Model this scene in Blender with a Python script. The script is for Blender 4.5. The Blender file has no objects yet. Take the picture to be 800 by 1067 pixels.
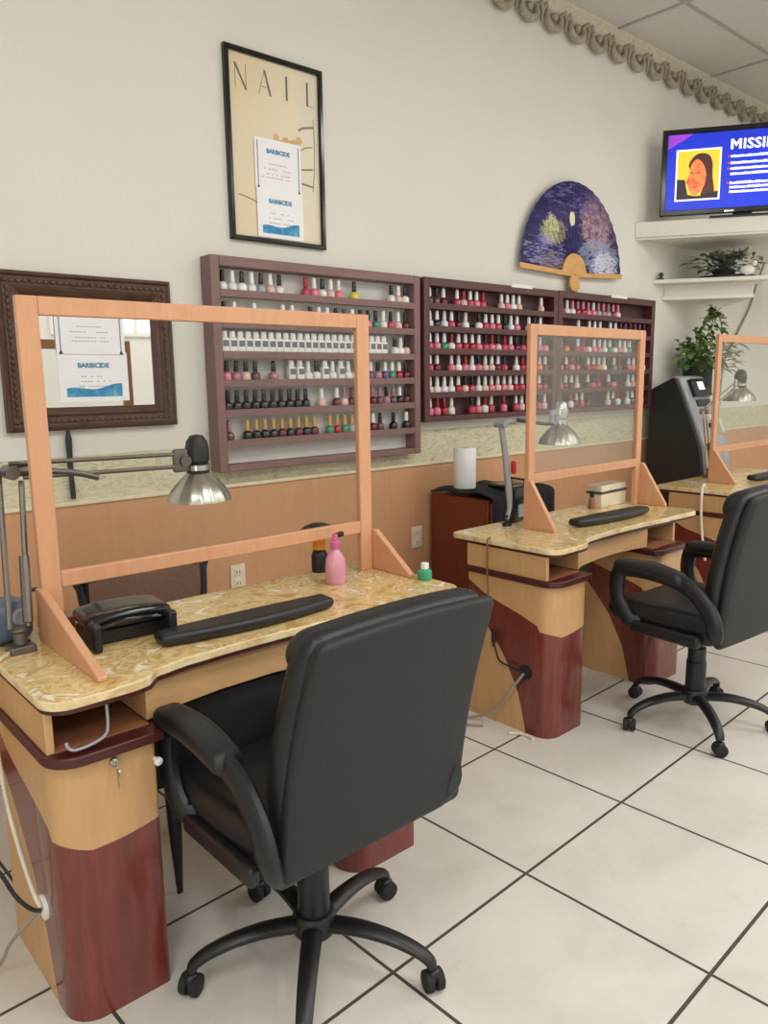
import bpy, bmesh, math, random
from mathutils import Vector, Matrix
random.seed(7)
C = bpy.context.scene.collection
PI = math.pi
R = math.radians

# ------------------------------------------------------------------ materials
def lin(c):
    c = c / 255.0
    return c / 12.92 if c <= 0.04045 else ((c + 0.055) / 1.055) ** 2.4
def col(r, g, b): return (lin(r), lin(g), lin(b), 1.0)
_m = {}
def new_mat(name):
    m = bpy.data.materials.new(name); m.use_nodes = True
    nt = m.node_tree; nt.nodes.clear()
    out = nt.nodes.new('ShaderNodeOutputMaterial')
    p = nt.nodes.new('ShaderNodeBsdfPrincipled')
    nt.links.new(p.outputs[0], out.inputs[0])
    return m, nt, p
def node(nt, kind, **kw):
    n = nt.nodes.new(kind)
    for k, v in kw.items(): setattr(n, k, v)
    return n
def coords(nt, scale=(1, 1, 1), rot=(0, 0, 0), loc=(0, 0, 0)):
    tc = node(nt, 'ShaderNodeTexCoord'); mp = node(nt, 'ShaderNodeMapping')
    mp.inputs['Scale'].default_value = scale; mp.inputs['Rotation'].default_value = rot
    mp.inputs['Location'].default_value = loc
    nt.links.new(tc.outputs['Object'], mp.inputs[0]); return mp.outputs[0]
def noise(nt, vec, scale, detail=3, rough=.5, dist=0):
    n = node(nt, 'ShaderNodeTexNoise'); n.inputs['Scale'].default_value = scale
    n.inputs['Detail'].default_value = detail; n.inputs['Roughness'].default_value = rough
    n.inputs['Distortion'].default_value = dist
    nt.links.new(vec, n.inputs['Vector']); return n.outputs['Fac']
def ramp(nt, fac, stops, interp='LINEAR'):
    r = node(nt, 'ShaderNodeValToRGB'); r.color_ramp.interpolation = interp
    el = r.color_ramp.elements
    while len(el) < len(stops): el.new(0.5)
    for e, (p, c) in zip(el, stops): e.position = p; e.color = c
    nt.links.new(fac, r.inputs[0]); return r.outputs[0]
def mixc(nt, fac, a, b):
    m = node(nt, 'ShaderNodeMix', data_type='RGBA')
    for s, v in ((m.inputs[0], fac), (m.inputs[6], a), (m.inputs[7], b)):
        if isinstance(v, (float, int)): s.default_value = v
        elif isinstance(v, tuple): s.default_value = v
        else: nt.links.new(v, s)
    return m.outputs[2]
def math_(nt, op, a, b=None, c=None):
    m = node(nt, 'ShaderNodeMath', operation=op)
    for i, v in enumerate((a, b, c)):
        if v is None: continue
        if isinstance(v, (float, int)): m.inputs[i].default_value = v
        else: nt.links.new(v, m.inputs[i])
    return m.outputs[0]
def mat(name, rgb, rough=.5, metal=0, var=.08, scale=12, bump=0, bscale=200, spec=.5, coat=0, emit=0):
    if name in _m: return _m[name]
    m, nt, p = new_mat(name)
    v = coords(nt)
    f = noise(nt, v, scale)
    a = tuple(lin(c) * (1 - var) for c in rgb) + (1,); b = tuple(min(1, lin(c) * (1 + var)) for c in rgb) + (1,)
    cc = ramp(nt, f, [(.3, a), (.7, b)])
    nt.links.new(cc, p.inputs['Base Color'])
    p.inputs['Roughness'].default_value = rough; p.inputs['Metallic'].default_value = metal
    p.inputs['Specular IOR Level'].default_value = spec; p.inputs['Coat Weight'].default_value = coat
    if emit:
        nt.links.new(cc, p.inputs['Emission Color']); p.inputs['Emission Strength'].default_value = emit
    if bump:
        bn = node(nt, 'ShaderNodeBump'); bn.inputs['Strength'].default_value = bump; bn.inputs['Distance'].default_value = .002
        nt.links.new(noise(nt, v, bscale, 2), bn.inputs['Height']); nt.links.new(bn.outputs[0], p.inputs['Normal'])
    _m[name] = m; return m
def wood(name, rgb, rough=.35, stretch=(3, 3, .35), var=.14, scale=14, coat=0):
    if name in _m: return _m[name]
    m, nt, p = new_mat(name)
    v = coords(nt, stretch)
    f = noise(nt, v, scale, 5, .6, .6)
    a = tuple(lin(c) * (1 - var) for c in rgb) + (1,); b = tuple(min(1, lin(c) * (1 + var)) for c in rgb) + (1,)
    nt.links.new(ramp(nt, f, [(.3, a), (.7, b)]), p.inputs['Base Color'])
    p.inputs['Roughness'].default_value = rough; p.inputs['Coat Weight'].default_value = coat
    _m[name] = m; return m
def mottled(name, stops, scale, rough=.3, dist=.8, stretch=(1, 1, 1), detail=4, coat=0):
    if name in _m: return _m[name]
    m, nt, p = new_mat(name)
    f = noise(nt, coords(nt, stretch), scale, detail, .6, dist)
    nt.links.new(ramp(nt, f, stops), p.inputs['Base Color'])
    p.inputs['Roughness'].default_value = rough; p.inputs['Coat Weight'].default_value = coat
    _m[name] = m; return m

M = {}
M['wall'] = mat('wall_paint', (226, 224, 216), .85, var=.015, scale=2, bump=.15, bscale=260)
M['ceil'] = mat('ceiling_tile', (214, 210, 202), .9, var=.03, scale=60, bump=.3, bscale=180)
M['grid'] = mat('ceiling_grid', (176, 172, 164), .5)
M['wains'] = wood('wainscot_laminate', (204, 154, 114), .45, (3, 3, .3), .05, 8)
M['cap'] = mat('cap_rail', (226, 214, 184), .5)
M['border'] = mottled('wallpaper_border', [(.3, col(170, 160, 128)), (.42, col(200, 195, 168)), (.52, col(216, 210, 184)), (.62, col(190, 184, 152)), (.7, col(212, 206, 178))], 7, .8, 2.2, (1, 1, 3))
M['crown'] = mat('crown_plaster', (198, 190, 172), .6, var=.1, scale=30)
M['crown_dark'] = mat('crown_scroll', (164, 155, 137), .5, var=.2, scale=40)
M['peach'] = wood('peach_oak', (208, 154, 116), .4, (3, 3, .4), .07, 12)
M['lwood'] = wood('light_maple', (202, 159, 110), .4, (3, 3, .35), .08, 10)
M['hwood'] = wood('light_maple_crosswise', (202, 159, 110), .4, (.35, 3, 3), .08, 10)
M['cubby'] = wood('cubby_wood', (150, 96, 66), .5, (1, 1, 1), .15, 8)
M['maroon'] = wood('cherry_veneer', (112, 49, 41), .22, (5, 5, .5), .25, 9, coat=.3)
M['mar_edge'] = mat('maroon_edging', (72, 26, 24), .4)
M['top'] = mottled('gold_marble_laminate', [(.26, col(170, 128, 66)), (.40, col(206, 170, 104)), (.50, col(226, 204, 150)), (.56, col(198, 160, 96)), (.64, col(238, 226, 198)), (.70, col(244, 238, 222)), (.80, col(206, 172, 116))], 11, .22, 1.4, (1, 1, 1), 5, coat=.3)
M['top_edge'] = mottled('gold_marble_edge', [(.3, col(196, 160, 104)), (.55, col(228, 208, 164)), (.75, col(240, 228, 198))], 14, .35)
M['leather'] = mat('black_leather', (25, 26, 29), .42, var=.12, scale=20, bump=.25, bscale=350)
M['leather_rear'] = mat('black_vinyl_rear', (27, 28, 29), .55, var=.08, scale=8, bump=.2, bscale=420)
M['blk'] = mat('black_plastic', (24, 25, 28), .4, var=.15)
M['blkgl'] = mat('glossy_black_plastic', (20, 20, 22), .15)
M['rubber'] = mat('rubber', (22, 22, 23), .7)
M['dgrey'] = mat('dark_grey_plastic', (58, 60, 62), .45)
M['chrome'] = mat('chrome', (200, 198, 194), .16, 1, var=.05)
M['steel'] = mat('brushed_steel', (190, 186, 178), .3, 1, var=.12, scale=30)
M['pewter'] = mat('grey_metal', (112, 106, 100), .4, .7)
M['grey'] = mat('grey_plastic', (150, 152, 156), .45)
M['white'] = mat('white_plastic', (236, 236, 232), .4, var=.02)
M['cream'] = mat('cream_plastic', (226, 216, 190), .45)
M['paper'] = mat('paper', (244, 244, 248), .8, var=.012)
M['shelfw'] = mat('white_shelf_paint', (234, 232, 222), .6, var=.02)
M['mauve'] = wood('mauve_stained_wood', (128, 98, 96), .5, (.5, 3, 3), .12, 10)
M['mauve_v'] = wood('mauve_stained_upright', (128, 98, 96), .5, (3, 3, .5), .12, 10)
M['rackback'] = mat('pale_rack_back', (206, 204, 202), .7, var=.04)
M['dmar'] = wood('dark_maroon_wood', (84, 46, 48), .4, (.5, 3, 3), .15, 10)
M['dmar_back'] = mat('dark_maroon_back', (74, 44, 48), .6)
M['mirframe'] = mottled('carved_dark_wood', [(.3, col(52, 34, 26)), (.5, col(84, 56, 42)), (.7, col(62, 40, 30))], 22, .45, 1.0, (1, 1, 1), 5)
M['mirror'] = mat('mirror_glass', (235, 235, 235), .02, 1, var=0)
M['brown'] = wood('brown_cherry_cabinet', (116, 52, 30), .3, (4, 4, .5), .15, 9)
M['mesh'] = mat('brown_mesh_fabric', (122, 92, 76), .8, var=.1, scale=80, bump=.5, bscale=500)
M['cloth'] = mat('black_cloth', (26, 27, 32), .8, var=.2, scale=25)
M['leaf'] = mottled('green_leaf', [(.3, col(56, 84, 40)), (.5, col(96, 126, 66)), (.75, col(150, 172, 110))], 16, .5)
M['leaf_grey'] = mottled('dusty_leaf', [(.3, col(70, 84, 72)), (.5, col(104, 118, 102)), (.75, col(148, 156, 142))], 20, .6)
M['stem'] = mat('stem', (110, 124, 70), .6)
M['pink'] = mat('dusty_pink_petal', (206, 130, 128), .7)
M['skyblue'] = mottled('printed_water', [(.3, col(36, 116, 176)), (.5, col(70, 150, 196)), (.7, col(120, 182, 210))], 20, .8)
M['hdr'] = mat('printed_teal', (74, 140, 172), .8)
M['ink'] = mat('printed_grey', (178, 176, 190), .8)
M['navy'] = mat('navy_corner', (48, 52, 96), .7)
M['frame_line'] = mat('printed_frame_line', (150, 150, 184), .8)
M['cord_w'] = mat('white_cord', (222, 212, 190), .5)
M['cord_b'] = mat('black_cord', (28, 27, 28), .5)
M['cord_g'] = mat('grey_cord', (150, 146, 140), .5)
M['cord_br'] = mat('brown_cord', (126, 86, 52), .5)
M['red'] = mat('red_plastic', (186, 34, 40), .35)
M['orange'] = mat('orange_collar', (236, 150, 24), .45)
M['pinkliq'] = mat('pink_bottle_plastic', (216, 148, 168), .25, var=.1)
M['magenta'] = mat('magenta_pump', (206, 96, 150), .35)
M['green'] = mat('green_liquid', (60, 160, 120), .25)
M['bamboo'] = wood('bamboo', (212, 160, 92), .45, (1, 1, 1), .12, 25)
M['screen'] = mat('screen_blue', (8, 46, 206), .3, var=.1, scale=3, emit=.62)
M['scr_mag'] = mat('screen_magenta_corner', (150, 60, 200), .3, var=.2, emit=.7)
M['scr_white'] = mat('screen_white', (245, 245, 255), .3, var=.0, emit=.8)
M['scr_yel'] = mat('screen_yellow', (252, 196, 48), .3, emit=.75)
M['scr_skin'] = mottled('screen_orange_skin', [(.35, col(252, 150, 70)), (.65, col(240, 84, 60))], 12, .3)
_p = [n for n in M['scr_skin'].node_tree.nodes if n.type == 'BSDF_PRINCIPLED'][0]
M['scr_skin'].node_tree.links.new(_p.inputs['Base Color'].links[0].from_socket, _p.inputs['Emission Color']); _p.inputs['Emission Strength'].default_value = .7
M['scr_hair'] = mat('screen_hair', (78, 30, 30), .3, emit=.5)
M['scr_blk'] = mat('screen_dark', (26, 22, 30), .3, emit=.4)
M['scr_red'] = mat('screen_red', (230, 50, 90), .3, emit=.7)
M['blue'] = mat('dull_blue_plastic', (74, 80, 122), .4)
M['devblue'] = mat('slate_blue_plastic', (92, 104, 126), .4)
M['keyred'] = mat('key_dark', (70, 60, 50), .4, .6)

def glass_mat():
    m, nt, p = new_mat('clear_acrylic'); nt.nodes.remove(p)
    out = [n for n in nt.nodes if n.type == 'OUTPUT_MATERIAL'][0]
    tr = node(nt, 'ShaderNodeBsdfTransparent'); tr.inputs[0].default_value = (.97, .975, .97, 1)
    gl = node(nt, 'ShaderNodeBsdfGlossy'); gl.inputs['Roughness'].default_value = .03
    fr = node(nt, 'ShaderNodeFresnel'); fr.inputs[0].default_value = 1.4
    f = math_(nt, 'MULTIPLY', fr.outputs[0], .22)
    mx = node(nt, 'ShaderNodeMixShader'); nt.links.new(f, mx.inputs[0]); nt.links.new(tr.outputs[0], mx.inputs[1]); nt.links.new(gl.outputs[0], mx.inputs[2])
    nt.links.new(mx.outputs[0], out.inputs[0]); return m
M['acrylic'] = glass_mat()

TILE, TROT, TU, TV_ = .55, 2.32, 1.167, 1.217
def floor_mat():
    m, nt, p = new_mat('beige_floor_tile')
    v = coords(nt, rot=(0, 0, R(-TROT)))
    sx = node(nt, 'ShaderNodeSeparateXYZ'); nt.links.new(v, sx.inputs[0])
    masks = []; ids = []
    for o, off in ((sx.outputs[0], TU), (sx.outputs[1], TV_)):
        q = math_(nt, 'DIVIDE', math_(nt, 'SUBTRACT', o, off), TILE)
        ids.append(math_(nt, 'FLOOR', q))
        d = math_(nt, 'ABSOLUTE', math_(nt, 'SUBTRACT', math_(nt, 'FRACT', q), .5))
        masks.append(math_(nt, 'GREATER_THAN', d, .5 - .0048 / TILE))
    g = math_(nt, 'MAXIMUM', masks[0], masks[1])
    cx = node(nt, 'ShaderNodeCombineXYZ'); nt.links.new(ids[0], cx.inputs[0]); nt.links.new(ids[1], cx.inputs[1])
    wn = node(nt, 'ShaderNodeTexWhiteNoise'); nt.links.new(cx.outputs[0], wn.inputs[0])
    tc = coords(nt)
    n1 = noise(nt, tc, 3.2, 6, .62, .6)
    base = ramp(nt, n1, [(.3, col(202, 199, 190)), (.5, col(211, 208, 200)), (.72, col(219, 217, 209))])
    n2 = noise(nt, tc, 9, 6, .7, 1.5)
    base = mixc(nt, math_(nt, 'MULTIPLY', math_(nt, 'GREATER_THAN', n2, .64), .12), base, col(166, 158, 144))
    base = mixc(nt, math_(nt, 'MULTIPLY', wn.outputs[0], .12), base, col(196, 191, 181))
    nt.links.new(mixc(nt, g, base, col(72, 66, 60)), p.inputs['Base Color'])
    nt.links.new(math_(nt, 'ADD', math_(nt, 'MULTIPLY', g, .5), .3), p.inputs['Roughness'])
    bn = node(nt, 'ShaderNodeBump'); bn.inputs['Strength'].default_value = .5; bn.inputs['Distance'].default_value = .003
    nt.links.new(math_(nt, 'SUBTRACT', 1, g), bn.inputs['Height']); nt.links.new(bn.outputs[0], p.inputs['Normal'])
    return m
M['floor'] = floor_mat()

def fan_mat():
    m, nt, p = new_mat('painted_fan_leaf')
    v = coords(nt); sx = node(nt, 'ShaderNodeSeparateXYZ'); nt.links.new(v, sx.inputs[0])
    X, Z = sx.outputs[0], sx.outputs[2]
    base = ramp(nt, noise(nt, coords(nt, (1, 1, 4)), 5, 4, .6, 1), [(.35, col(36, 30, 84)), (.55, col(52, 44, 108)), (.72, col(84, 74, 140))])
    def blob(cx, cz, rx, rz, sharp=1.0):
        a = math_(nt, 'POWER', math_(nt, 'DIVIDE', math_(nt, 'SUBTRACT', X, cx), rx), 2)
        b = math_(nt, 'POWER', math_(nt, 'DIVIDE', math_(nt, 'SUBTRACT', Z, cz), rz), 2)
        s = math_(nt, 'SUBTRACT', 1, math_(nt, 'ADD', a, b))
        k = math_(nt, 'MULTIPLY', s, sharp); k.node.use_clamp = True; return k
    def paint(base, mask, sc, thr, c, stretch=(1, 1, 1), dist=1.0):
        n = noise(nt, coords(nt, stretch), sc, 5, .65, dist)
        k = math_(nt, 'GREATER_THAN', math_(nt, 'SUBTRACT', n, math_(nt, 'MULTIPLY', math_(nt, 'SUBTRACT', 1, mask), .34)), thr - .06)
        k = math_(nt, 'MULTIPLY', k, .85)
        return mixc(nt, k, base, c)
    base = paint(base, blob(.24, .33, .26, .24, 1.6), 16, .47, col(134, 104, 122))
    base = paint(base, blob(.22, .30, .22, .22, 1.6), 28, .56, col(190, 160, 166))
    base = paint(base, blob(.26, .13, .32, .14, 1.6), 20, .50, col(150, 160, 188), (1, 1, 2))
    base = paint(base, blob(.34, .08, .2, .12, 1.6), 30, .52, col(216, 220, 232), (1, 1, 2.5))
    base = paint(base, blob(-.22, .24, .17, .10, 1.6), 24, .48, col(150, 152, 110), (1, 1, 3))
    base = paint(base, blob(-.24, .25, .1, .13, 1.6), 40, .55, col(216, 214, 160), (3, 1, 1))
    base = paint(base, blob(-.24, .06, .17, .07, 1.6), 26, .52, col(128, 118, 110), (1, 1, 3))
    base = paint(base, blob(.0, .44, .5, .14, 1.6), 9, .60, col(120, 112, 170), (1, 1, 5))
    base = paint(base, blob(-.3, .12, .3, .14, 1.6), 9, .58, col(150, 142, 190), (1, 1, 6))
    base = mixc(nt, blob(-.035, .33, .03, .042, 9), base, col(240, 232, 190))
    nt.links.new(base, p.inputs['Base Color']); p.inputs['Roughness'].default_value = .6
    return m
M['fan'] = fan_mat()
def poster_mat():
    m, nt, p = new_mat('poster_print')
    v = coords(nt); sx = node(nt, 'ShaderNodeSeparateXYZ'); nt.links.new(v, sx.inputs[0])
    g = math_(nt, 'ADD', math_(nt, 'MULTIPLY', sx.outputs[0], .9), math_(nt, 'MULTIPLY', noise(nt, v, 4, 3), .5))
    c = ramp(nt, g, [(0, col(222, 204, 170)), (.35, col(228, 216, 188)), (.6, col(212, 208, 194))])
    nt.links.new(c, p.inputs['Base Color']); p.inputs['Roughness'].default_value = .35
    return m
M['poster'] = poster_mat()

# ------------------------------------------------------------------ mesh builder
class MB:
    def __init__(s): s.v = []; s.f = []; s.mi = []
    def add(s, vs, fs, mi=0):
        o = len(s.v); s.v += [tuple(v) for v in vs]
        for f in fs: s.f.append([i + o for i in f]); s.mi.append(mi)
        return s
    def box(s, a, b, mi=0):
        x0, y0, z0 = a; x1, y1, z1 = b
        return s.add([(x0, y0, z0), (x1, y0, z0), (x1, y1, z0), (x0, y1, z0), (x0, y0, z1), (x1, y0, z1), (x1, y1, z1), (x0, y1, z1)],
                     [(0, 3, 2, 1), (4, 5, 6, 7), (0, 1, 5, 4), (1, 2, 6, 5), (2, 3, 7, 6), (3, 0, 4, 7)], mi)
    def rbox(s, c, size, r, n=6, warp=None, mi=0):
        # rounded box; grid denser at the rounded rims; warp(x,y,z)->(x,y,z) in local coords
        h = [a / 2 for a in size]; r = min(r, min(h) * .999)
        def axis(hh):
            t = [-hh + r * (1 - math.cos(PI / 2 * i / 4)) for i in range(4)]
            mid = [-hh + r + (2 * hh - 2 * r) * i / n for i in range(n + 1)]
            return t + mid + [-a for a in reversed(t)]
        ax = [axis(hh) for hh in h]
        idx = {}; vs = []; fs = []
        def vert(p):
            key = tuple(round(a, 6) for a in p)
            if key in idx: return idx[key]
            inner = [max(-(h[i] - r), min(h[i] - r, p[i])) for i in range(3)]
            d = Vector([p[i] - inner[i] for i in range(3)])
            if d.length > 1e-9: d = d.normalized() * r
            q = [inner[i] + d[i] for i in range(3)]
            if warp: q = warp(*q)
            idx[key] = len(vs); vs.append((q[0] + c[0], q[1] + c[1], q[2] + c[2])); return idx[key]
        for a in range(3):
            b, e = (a + 1) % 3, (a + 2) % 3
            for sg in (-1, 1):
                for i in range(len(ax[b]) - 1):
                    for j in range(len(ax[e]) - 1):
                        q = []
                        for di, dj in ((0, 0), (1, 0), (1, 1), (0, 1)):
                            p = [0, 0, 0]; p[a] = sg * h[a]; p[b] = ax[b][i + di]; p[e] = ax[e][j + dj]
                            q.append(vert(p))
                        if sg < 0: q.reverse()
                        if len(set(q)) == 4: fs.append(q)
        return s.add(vs, fs, mi)
    def tube(s, pts, rad, seg=8, mi=0, flat=None, cap=True):
        pts = [Vector(p) for p in pts]; n = len(pts)
        rads = rad if isinstance(rad, (list, tuple)) else [rad] * n
        t0 = (pts[1] - pts[0]).normalized()
        up = Vector(flat[1]) if flat else (Vector((0, 0, 1)) if abs(t0.z) < .9 else Vector((1, 0, 0)))
        vs = []; fs = []
        for i, p in enumerate(pts):
            t = (pts[min(i + 1, n - 1)] - pts[max(i - 1, 0)]).normalized()
            a = (up - t * up.dot(t))
            a = a.normalized() if a.length > 1e-6 else t.orthogonal().normalized()
            b = t.cross(a)
            if not flat: up = a
            k = flat[0] if flat else 1
            for j in range(seg):
                th = 2 * PI * j / seg
                vs.append(p + a * math.cos(th) * rads[i] * k + b * math.sin(th) * rads[i])
        for i in range(n - 1):
            for j in range(seg):
                fs.append((i * seg + j, i * seg + (j + 1) % seg, (i + 1) * seg + (j + 1) % seg, (i + 1) * seg + j))
        if cap: fs.append(list(range(seg))[::-1]); fs.append([(n - 1) * seg + j for j in range(seg)])
        return s.add(vs, fs, mi)
    def lathe(s, prof, seg=24, c=(0, 0, 0), mi=0, axis='z', flute=None):
        vs = []; fs = []; n = len(prof)
        for r, z in prof:
            for j in range(seg):
                th = 2 * PI * j / seg
                rr = r * (1 + (flute[1] * math.cos(th * flute[0]) if flute else 0))
                x, y = rr * math.cos(th), rr * math.sin(th)
                q = {'z': (x, y, z), 'y': (x, z, -y), 'x': (z, x, y)}[axis]
                vs.append((q[0] + c[0], q[1] + c[1], q[2] + c[2]))
        for i in range(n - 1):
            for j in range(seg):
                fs.append((i * seg + j, i * seg + (j + 1) % seg, (i + 1) * seg + (j + 1) % seg, (i + 1) * seg + j))
        if prof[0][0] > 1e-6: fs.append(list(range(seg))[::-1])
        if prof[-1][0] > 1e-6: fs.append([(n - 1) * seg + j for j in range(seg)])
        return s.add(vs, fs, mi)
    def prism(s, poly, lo, hi, axis='z', mi=0):
        n = len(poly)
        mp = {'z': lambda a, b, h: (a, b, h), 'y': lambda a, b, h: (a, h, b), 'x': lambda a, b, h: (h, a, b)}[axis]
        vs = [mp(a, b, lo) for a, b in poly] + [mp(a, b, hi) for a, b in poly]
        fs = [list(range(n))[::-1], [n + i for i in range(n)]]
        for i in range(n): fs.append((i, (i + 1) % n, n + (i + 1) % n, n + i))
        return s.add(vs, fs, mi)
    def sphere(s, c, r, mi=0, seg=12, sc=(1, 1, 1)):
        vs = []; fs = []; n = seg // 2
        for i in range(n + 1):
            for j in range(seg):
                a = PI * i / n; b = 2 * PI * j / seg
                vs.append((c[0] + r * sc[0] * math.sin(a) * math.cos(b), c[1] + r * sc[1] * math.sin(a) * math.sin(b), c[2] - r * sc[2] * math.cos(a)))
        for i in range(n):
            for j in range(seg): fs.append((i * seg + j, i * seg + (j + 1) % seg, (i + 1) * seg + (j + 1) % seg, (i + 1) * seg + j))
        return s.add(vs, fs, mi)
    def quadleaf(s, base, d, up, L, W, mi=0):
        d = Vector(d).normalized(); up = Vector(up); side = d.cross(up)
        side = side.normalized() if side.length > 1e-5 else d.orthogonal().normalized()
        nrm = side.cross(d); b = Vector(base)
        prof = [(0, .12), (.25, .85), (.5, 1), (.75, .65), (1, .02)]
        vs = []
        for t, w in prof:
            ctr = b + d * L * t - Vector((0, 0, 1)) * L * .25 * t * t
            vs += [ctr - side * W * w / 2 + nrm * W * .12 * w, ctr, ctr + side * W * w / 2 + nrm * W * .12 * w]
        fs = []
        for i in range(4):
            o = i * 3; fs += [(o, o + 1, o + 4, o + 3), (o + 1, o + 2, o + 5, o + 4)]
        return s.add(vs, fs, mi)

def smooth(pts, n=6):
    P = [Vector(p) for p in pts]; out = []
    for i in range(len(P) - 1):
        p0, p1, p2, p3 = P[max(i - 1, 0)], P[i], P[i + 1], P[min(i + 2, len(P) - 1)]
        for k in range(n):
            t = k / n
            out.append(.5 * ((2 * p1) + (-p0 + p2) * t + (2 * p0 - 5 * p1 + 4 * p2 - p3) * t * t + (-p0 + 3 * p1 - 3 * p2 + p3) * t ** 3))
    return out + [P[-1]]
def arc(cx, cy, r, a0, a1, n=6):
    return [(cx + r * math.cos(R(a0 + (a1 - a0) * i / n)), cy + r * math.sin(R(a0 + (a1 - a0) * i / n))) for i in range(n + 1)]

def obj(name, mb, mats, parent=None, bevel=0, ang=35, loc=None, rotz=0, fix=True):
    me = bpy.data.meshes.new(name)
    me.from_pydata(mb.v, [], mb.f)
    mats = mats if isinstance(mats, (list, tuple)) else [mats]
    for m in mats: me.materials.append(M[m] if isinstance(m, str) else m)
    me.polygons.foreach_set('material_index', mb.mi)
    if fix:
        bm = bmesh.new(); bm.from_mesh(me); bmesh.ops.recalc_face_normals(bm, faces=bm.faces); bm.to_mesh(me); bm.free()
    me.shade_smooth(); me.set_sharp_from_angle(angle=R(ang))
    o = bpy.data.objects.new(name, me); C.objects.link(o)
    if parent: o.parent = parent
    if loc: o.location = loc
    if rotz: o.rotation_euler.z = rotz
    if bevel:
        b = o.modifiers.new('bevel', 'BEVEL'); b.width = bevel; b.segments = 2; b.limit_method = 'ANGLE'; b.angle_limit = R(40)
    return o
def tag(o, label, cat, group=None):
    o['label'] = label; o['category'] = cat
    if group: o['group'] = group
    return o
def thing(name, label, cat, loc=(0, 0, 0), rotz=0, group=None):
    o = bpy.data.objects.new(name, None); o.empty_display_size = .05; C.objects.link(o)
    o.location = loc; o.rotation_euler = (0, 0, rotz)
    return tag(o, label, cat, group)
def struct(name, mb, mats, bevel=0, ang=35, parent=None):
    o = obj(name, mb, mats, parent, bevel, ang)
    if not parent: o['kind'] = 'structure'
    return o
def copy_tree(o, parent=None):
    c = o.copy(); C.objects.link(c)
    if parent: c.parent = parent
    for ch in list(o.children): copy_tree(ch, c)
    return c
def text_mb(s, size, depth=.001, bold=0.0, sx=1.0):
    cu = bpy.data.curves.new('txt', 'FONT'); cu.body = s; cu.size = size; cu.extrude = depth / 2; cu.offset = bold; cu.resolution_u = 2
    t = bpy.data.objects.new('txt', cu); C.objects.link(t)
    dg = bpy.context.evaluated_depsgraph_get(); me = bpy.data.meshes.new_from_object(t.evaluated_get(dg))
    mb = MB(); mb.add([(v.co.x * sx, v.co.z, v.co.y) for v in me.vertices], [list(p.vertices) for p in me.polygons])
    bpy.data.objects.remove(t); bpy.data.curves.remove(cu); bpy.data.meshes.remove(me)
    xs = [v[0] for v in mb.v]; w = max(xs); mb.v = [(x - w / 2, y, z) for x, y, z in mb.v]
    return mb        # text in the xz plane, facing -y, centred in x

# ------------------------------------------------------------------ camera
cam = bpy.data.cameras.new('camera'); co = bpy.data.objects.new('camera', cam); C.objects.link(co)
co.matrix_world = Matrix(((0.7502524, 0.1224679, -0.6497099, 0), (-0.6610105, 0.1186462, -0.7409374, 0), (-0.0136554, 0.9853551, 0.1699672, 1.449), (0, 0, 0, 1)))
cam.sensor_fit = 'VERTICAL'; cam.sensor_height = 36; cam.sensor_width = 27; cam.lens = 802.3 / 1067 * 36
cam.clip_start = .05
bpy.context.scene.camera = co

# ------------------------------------------------------------------ room shell
YW = 3.0; XR = 7.6; XL = -2.2; YF = -3.6; HC = 3.57
struct('floor', MB().box((XL - .1, YF - .1, -.1), (XR + .1, YW + .1, 0)), 'floor')
struct('wall_back', MB().box((XL - .1, YW, 0), (XR + .1, YW + .1, HC + .1)), 'wall')
struct('wall_right', MB().box((XR, YF, 0), (XR + .1, YW, HC + .1)), 'wall')
struct('wall_left', MB().box((XL - .1, YF, 0), (XL, YW, HC + .1)), 'wall')
struct('wall_front', MB().box((XL - .1, YF - .1, 0), (XR + .1, YF, HC + .1)), 'wall')
struct('ceiling', MB().box((XL - .1, YF - .1, HC), (XR + .1, YW + .1, HC + .1)), 'ceil')
win = MB().box((3.3, YF, 2.08), (5.2, YF + .01, 2.75)); struct('window_1', win, mat('daylit_pane', (235, 242, 250), .2, emit=1.6))
wf = MB()
for a_, b_ in (((3.2, 2.02), (5.3, 2.08)), ((3.2, 2.75), (5.3, 2.82)), ((3.2, 2.08), (3.3, 2.75)), ((5.2, 2.08), (5.3, 2.75)), ((4.22, 2.08), (4.28, 2.75))): wf.box((a_[0], YF, a_[1]), (b_[0], YF + .03, b_[1]))
obj('window_frame', wf, 'shelfw', bpy.data.objects['window_1'], .003)
g = MB()
for x in [4.55 + 1.22 * i for i in range(-5, 3)]: g.box((x - .012, YF, HC - .006), (x + .012, YW, HC))
for y in [2.49 - .61 * i for i in range(10)]: g.box((XL, y - .012, HC - .0065), (XR, y + .012, HC))
struct('trim_1', g, 'grid')
struct('trim_2', MB().box((XL, YW - .012, 0), (XR, YW, .985)), 'wains')
struct('trim_3', MB().box((XL, YW - .022, .985), (XR, YW, 1.003)), 'cap', .004)
struct('trim_4', MB().box((XL, YW - .003, 1.003), (XR, YW, 1.175)), 'border')
struct('baseboard_back', MB().box((XL, YW - .024, 0), (XR, YW - .012, .09)), 'maroon', .003)
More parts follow.
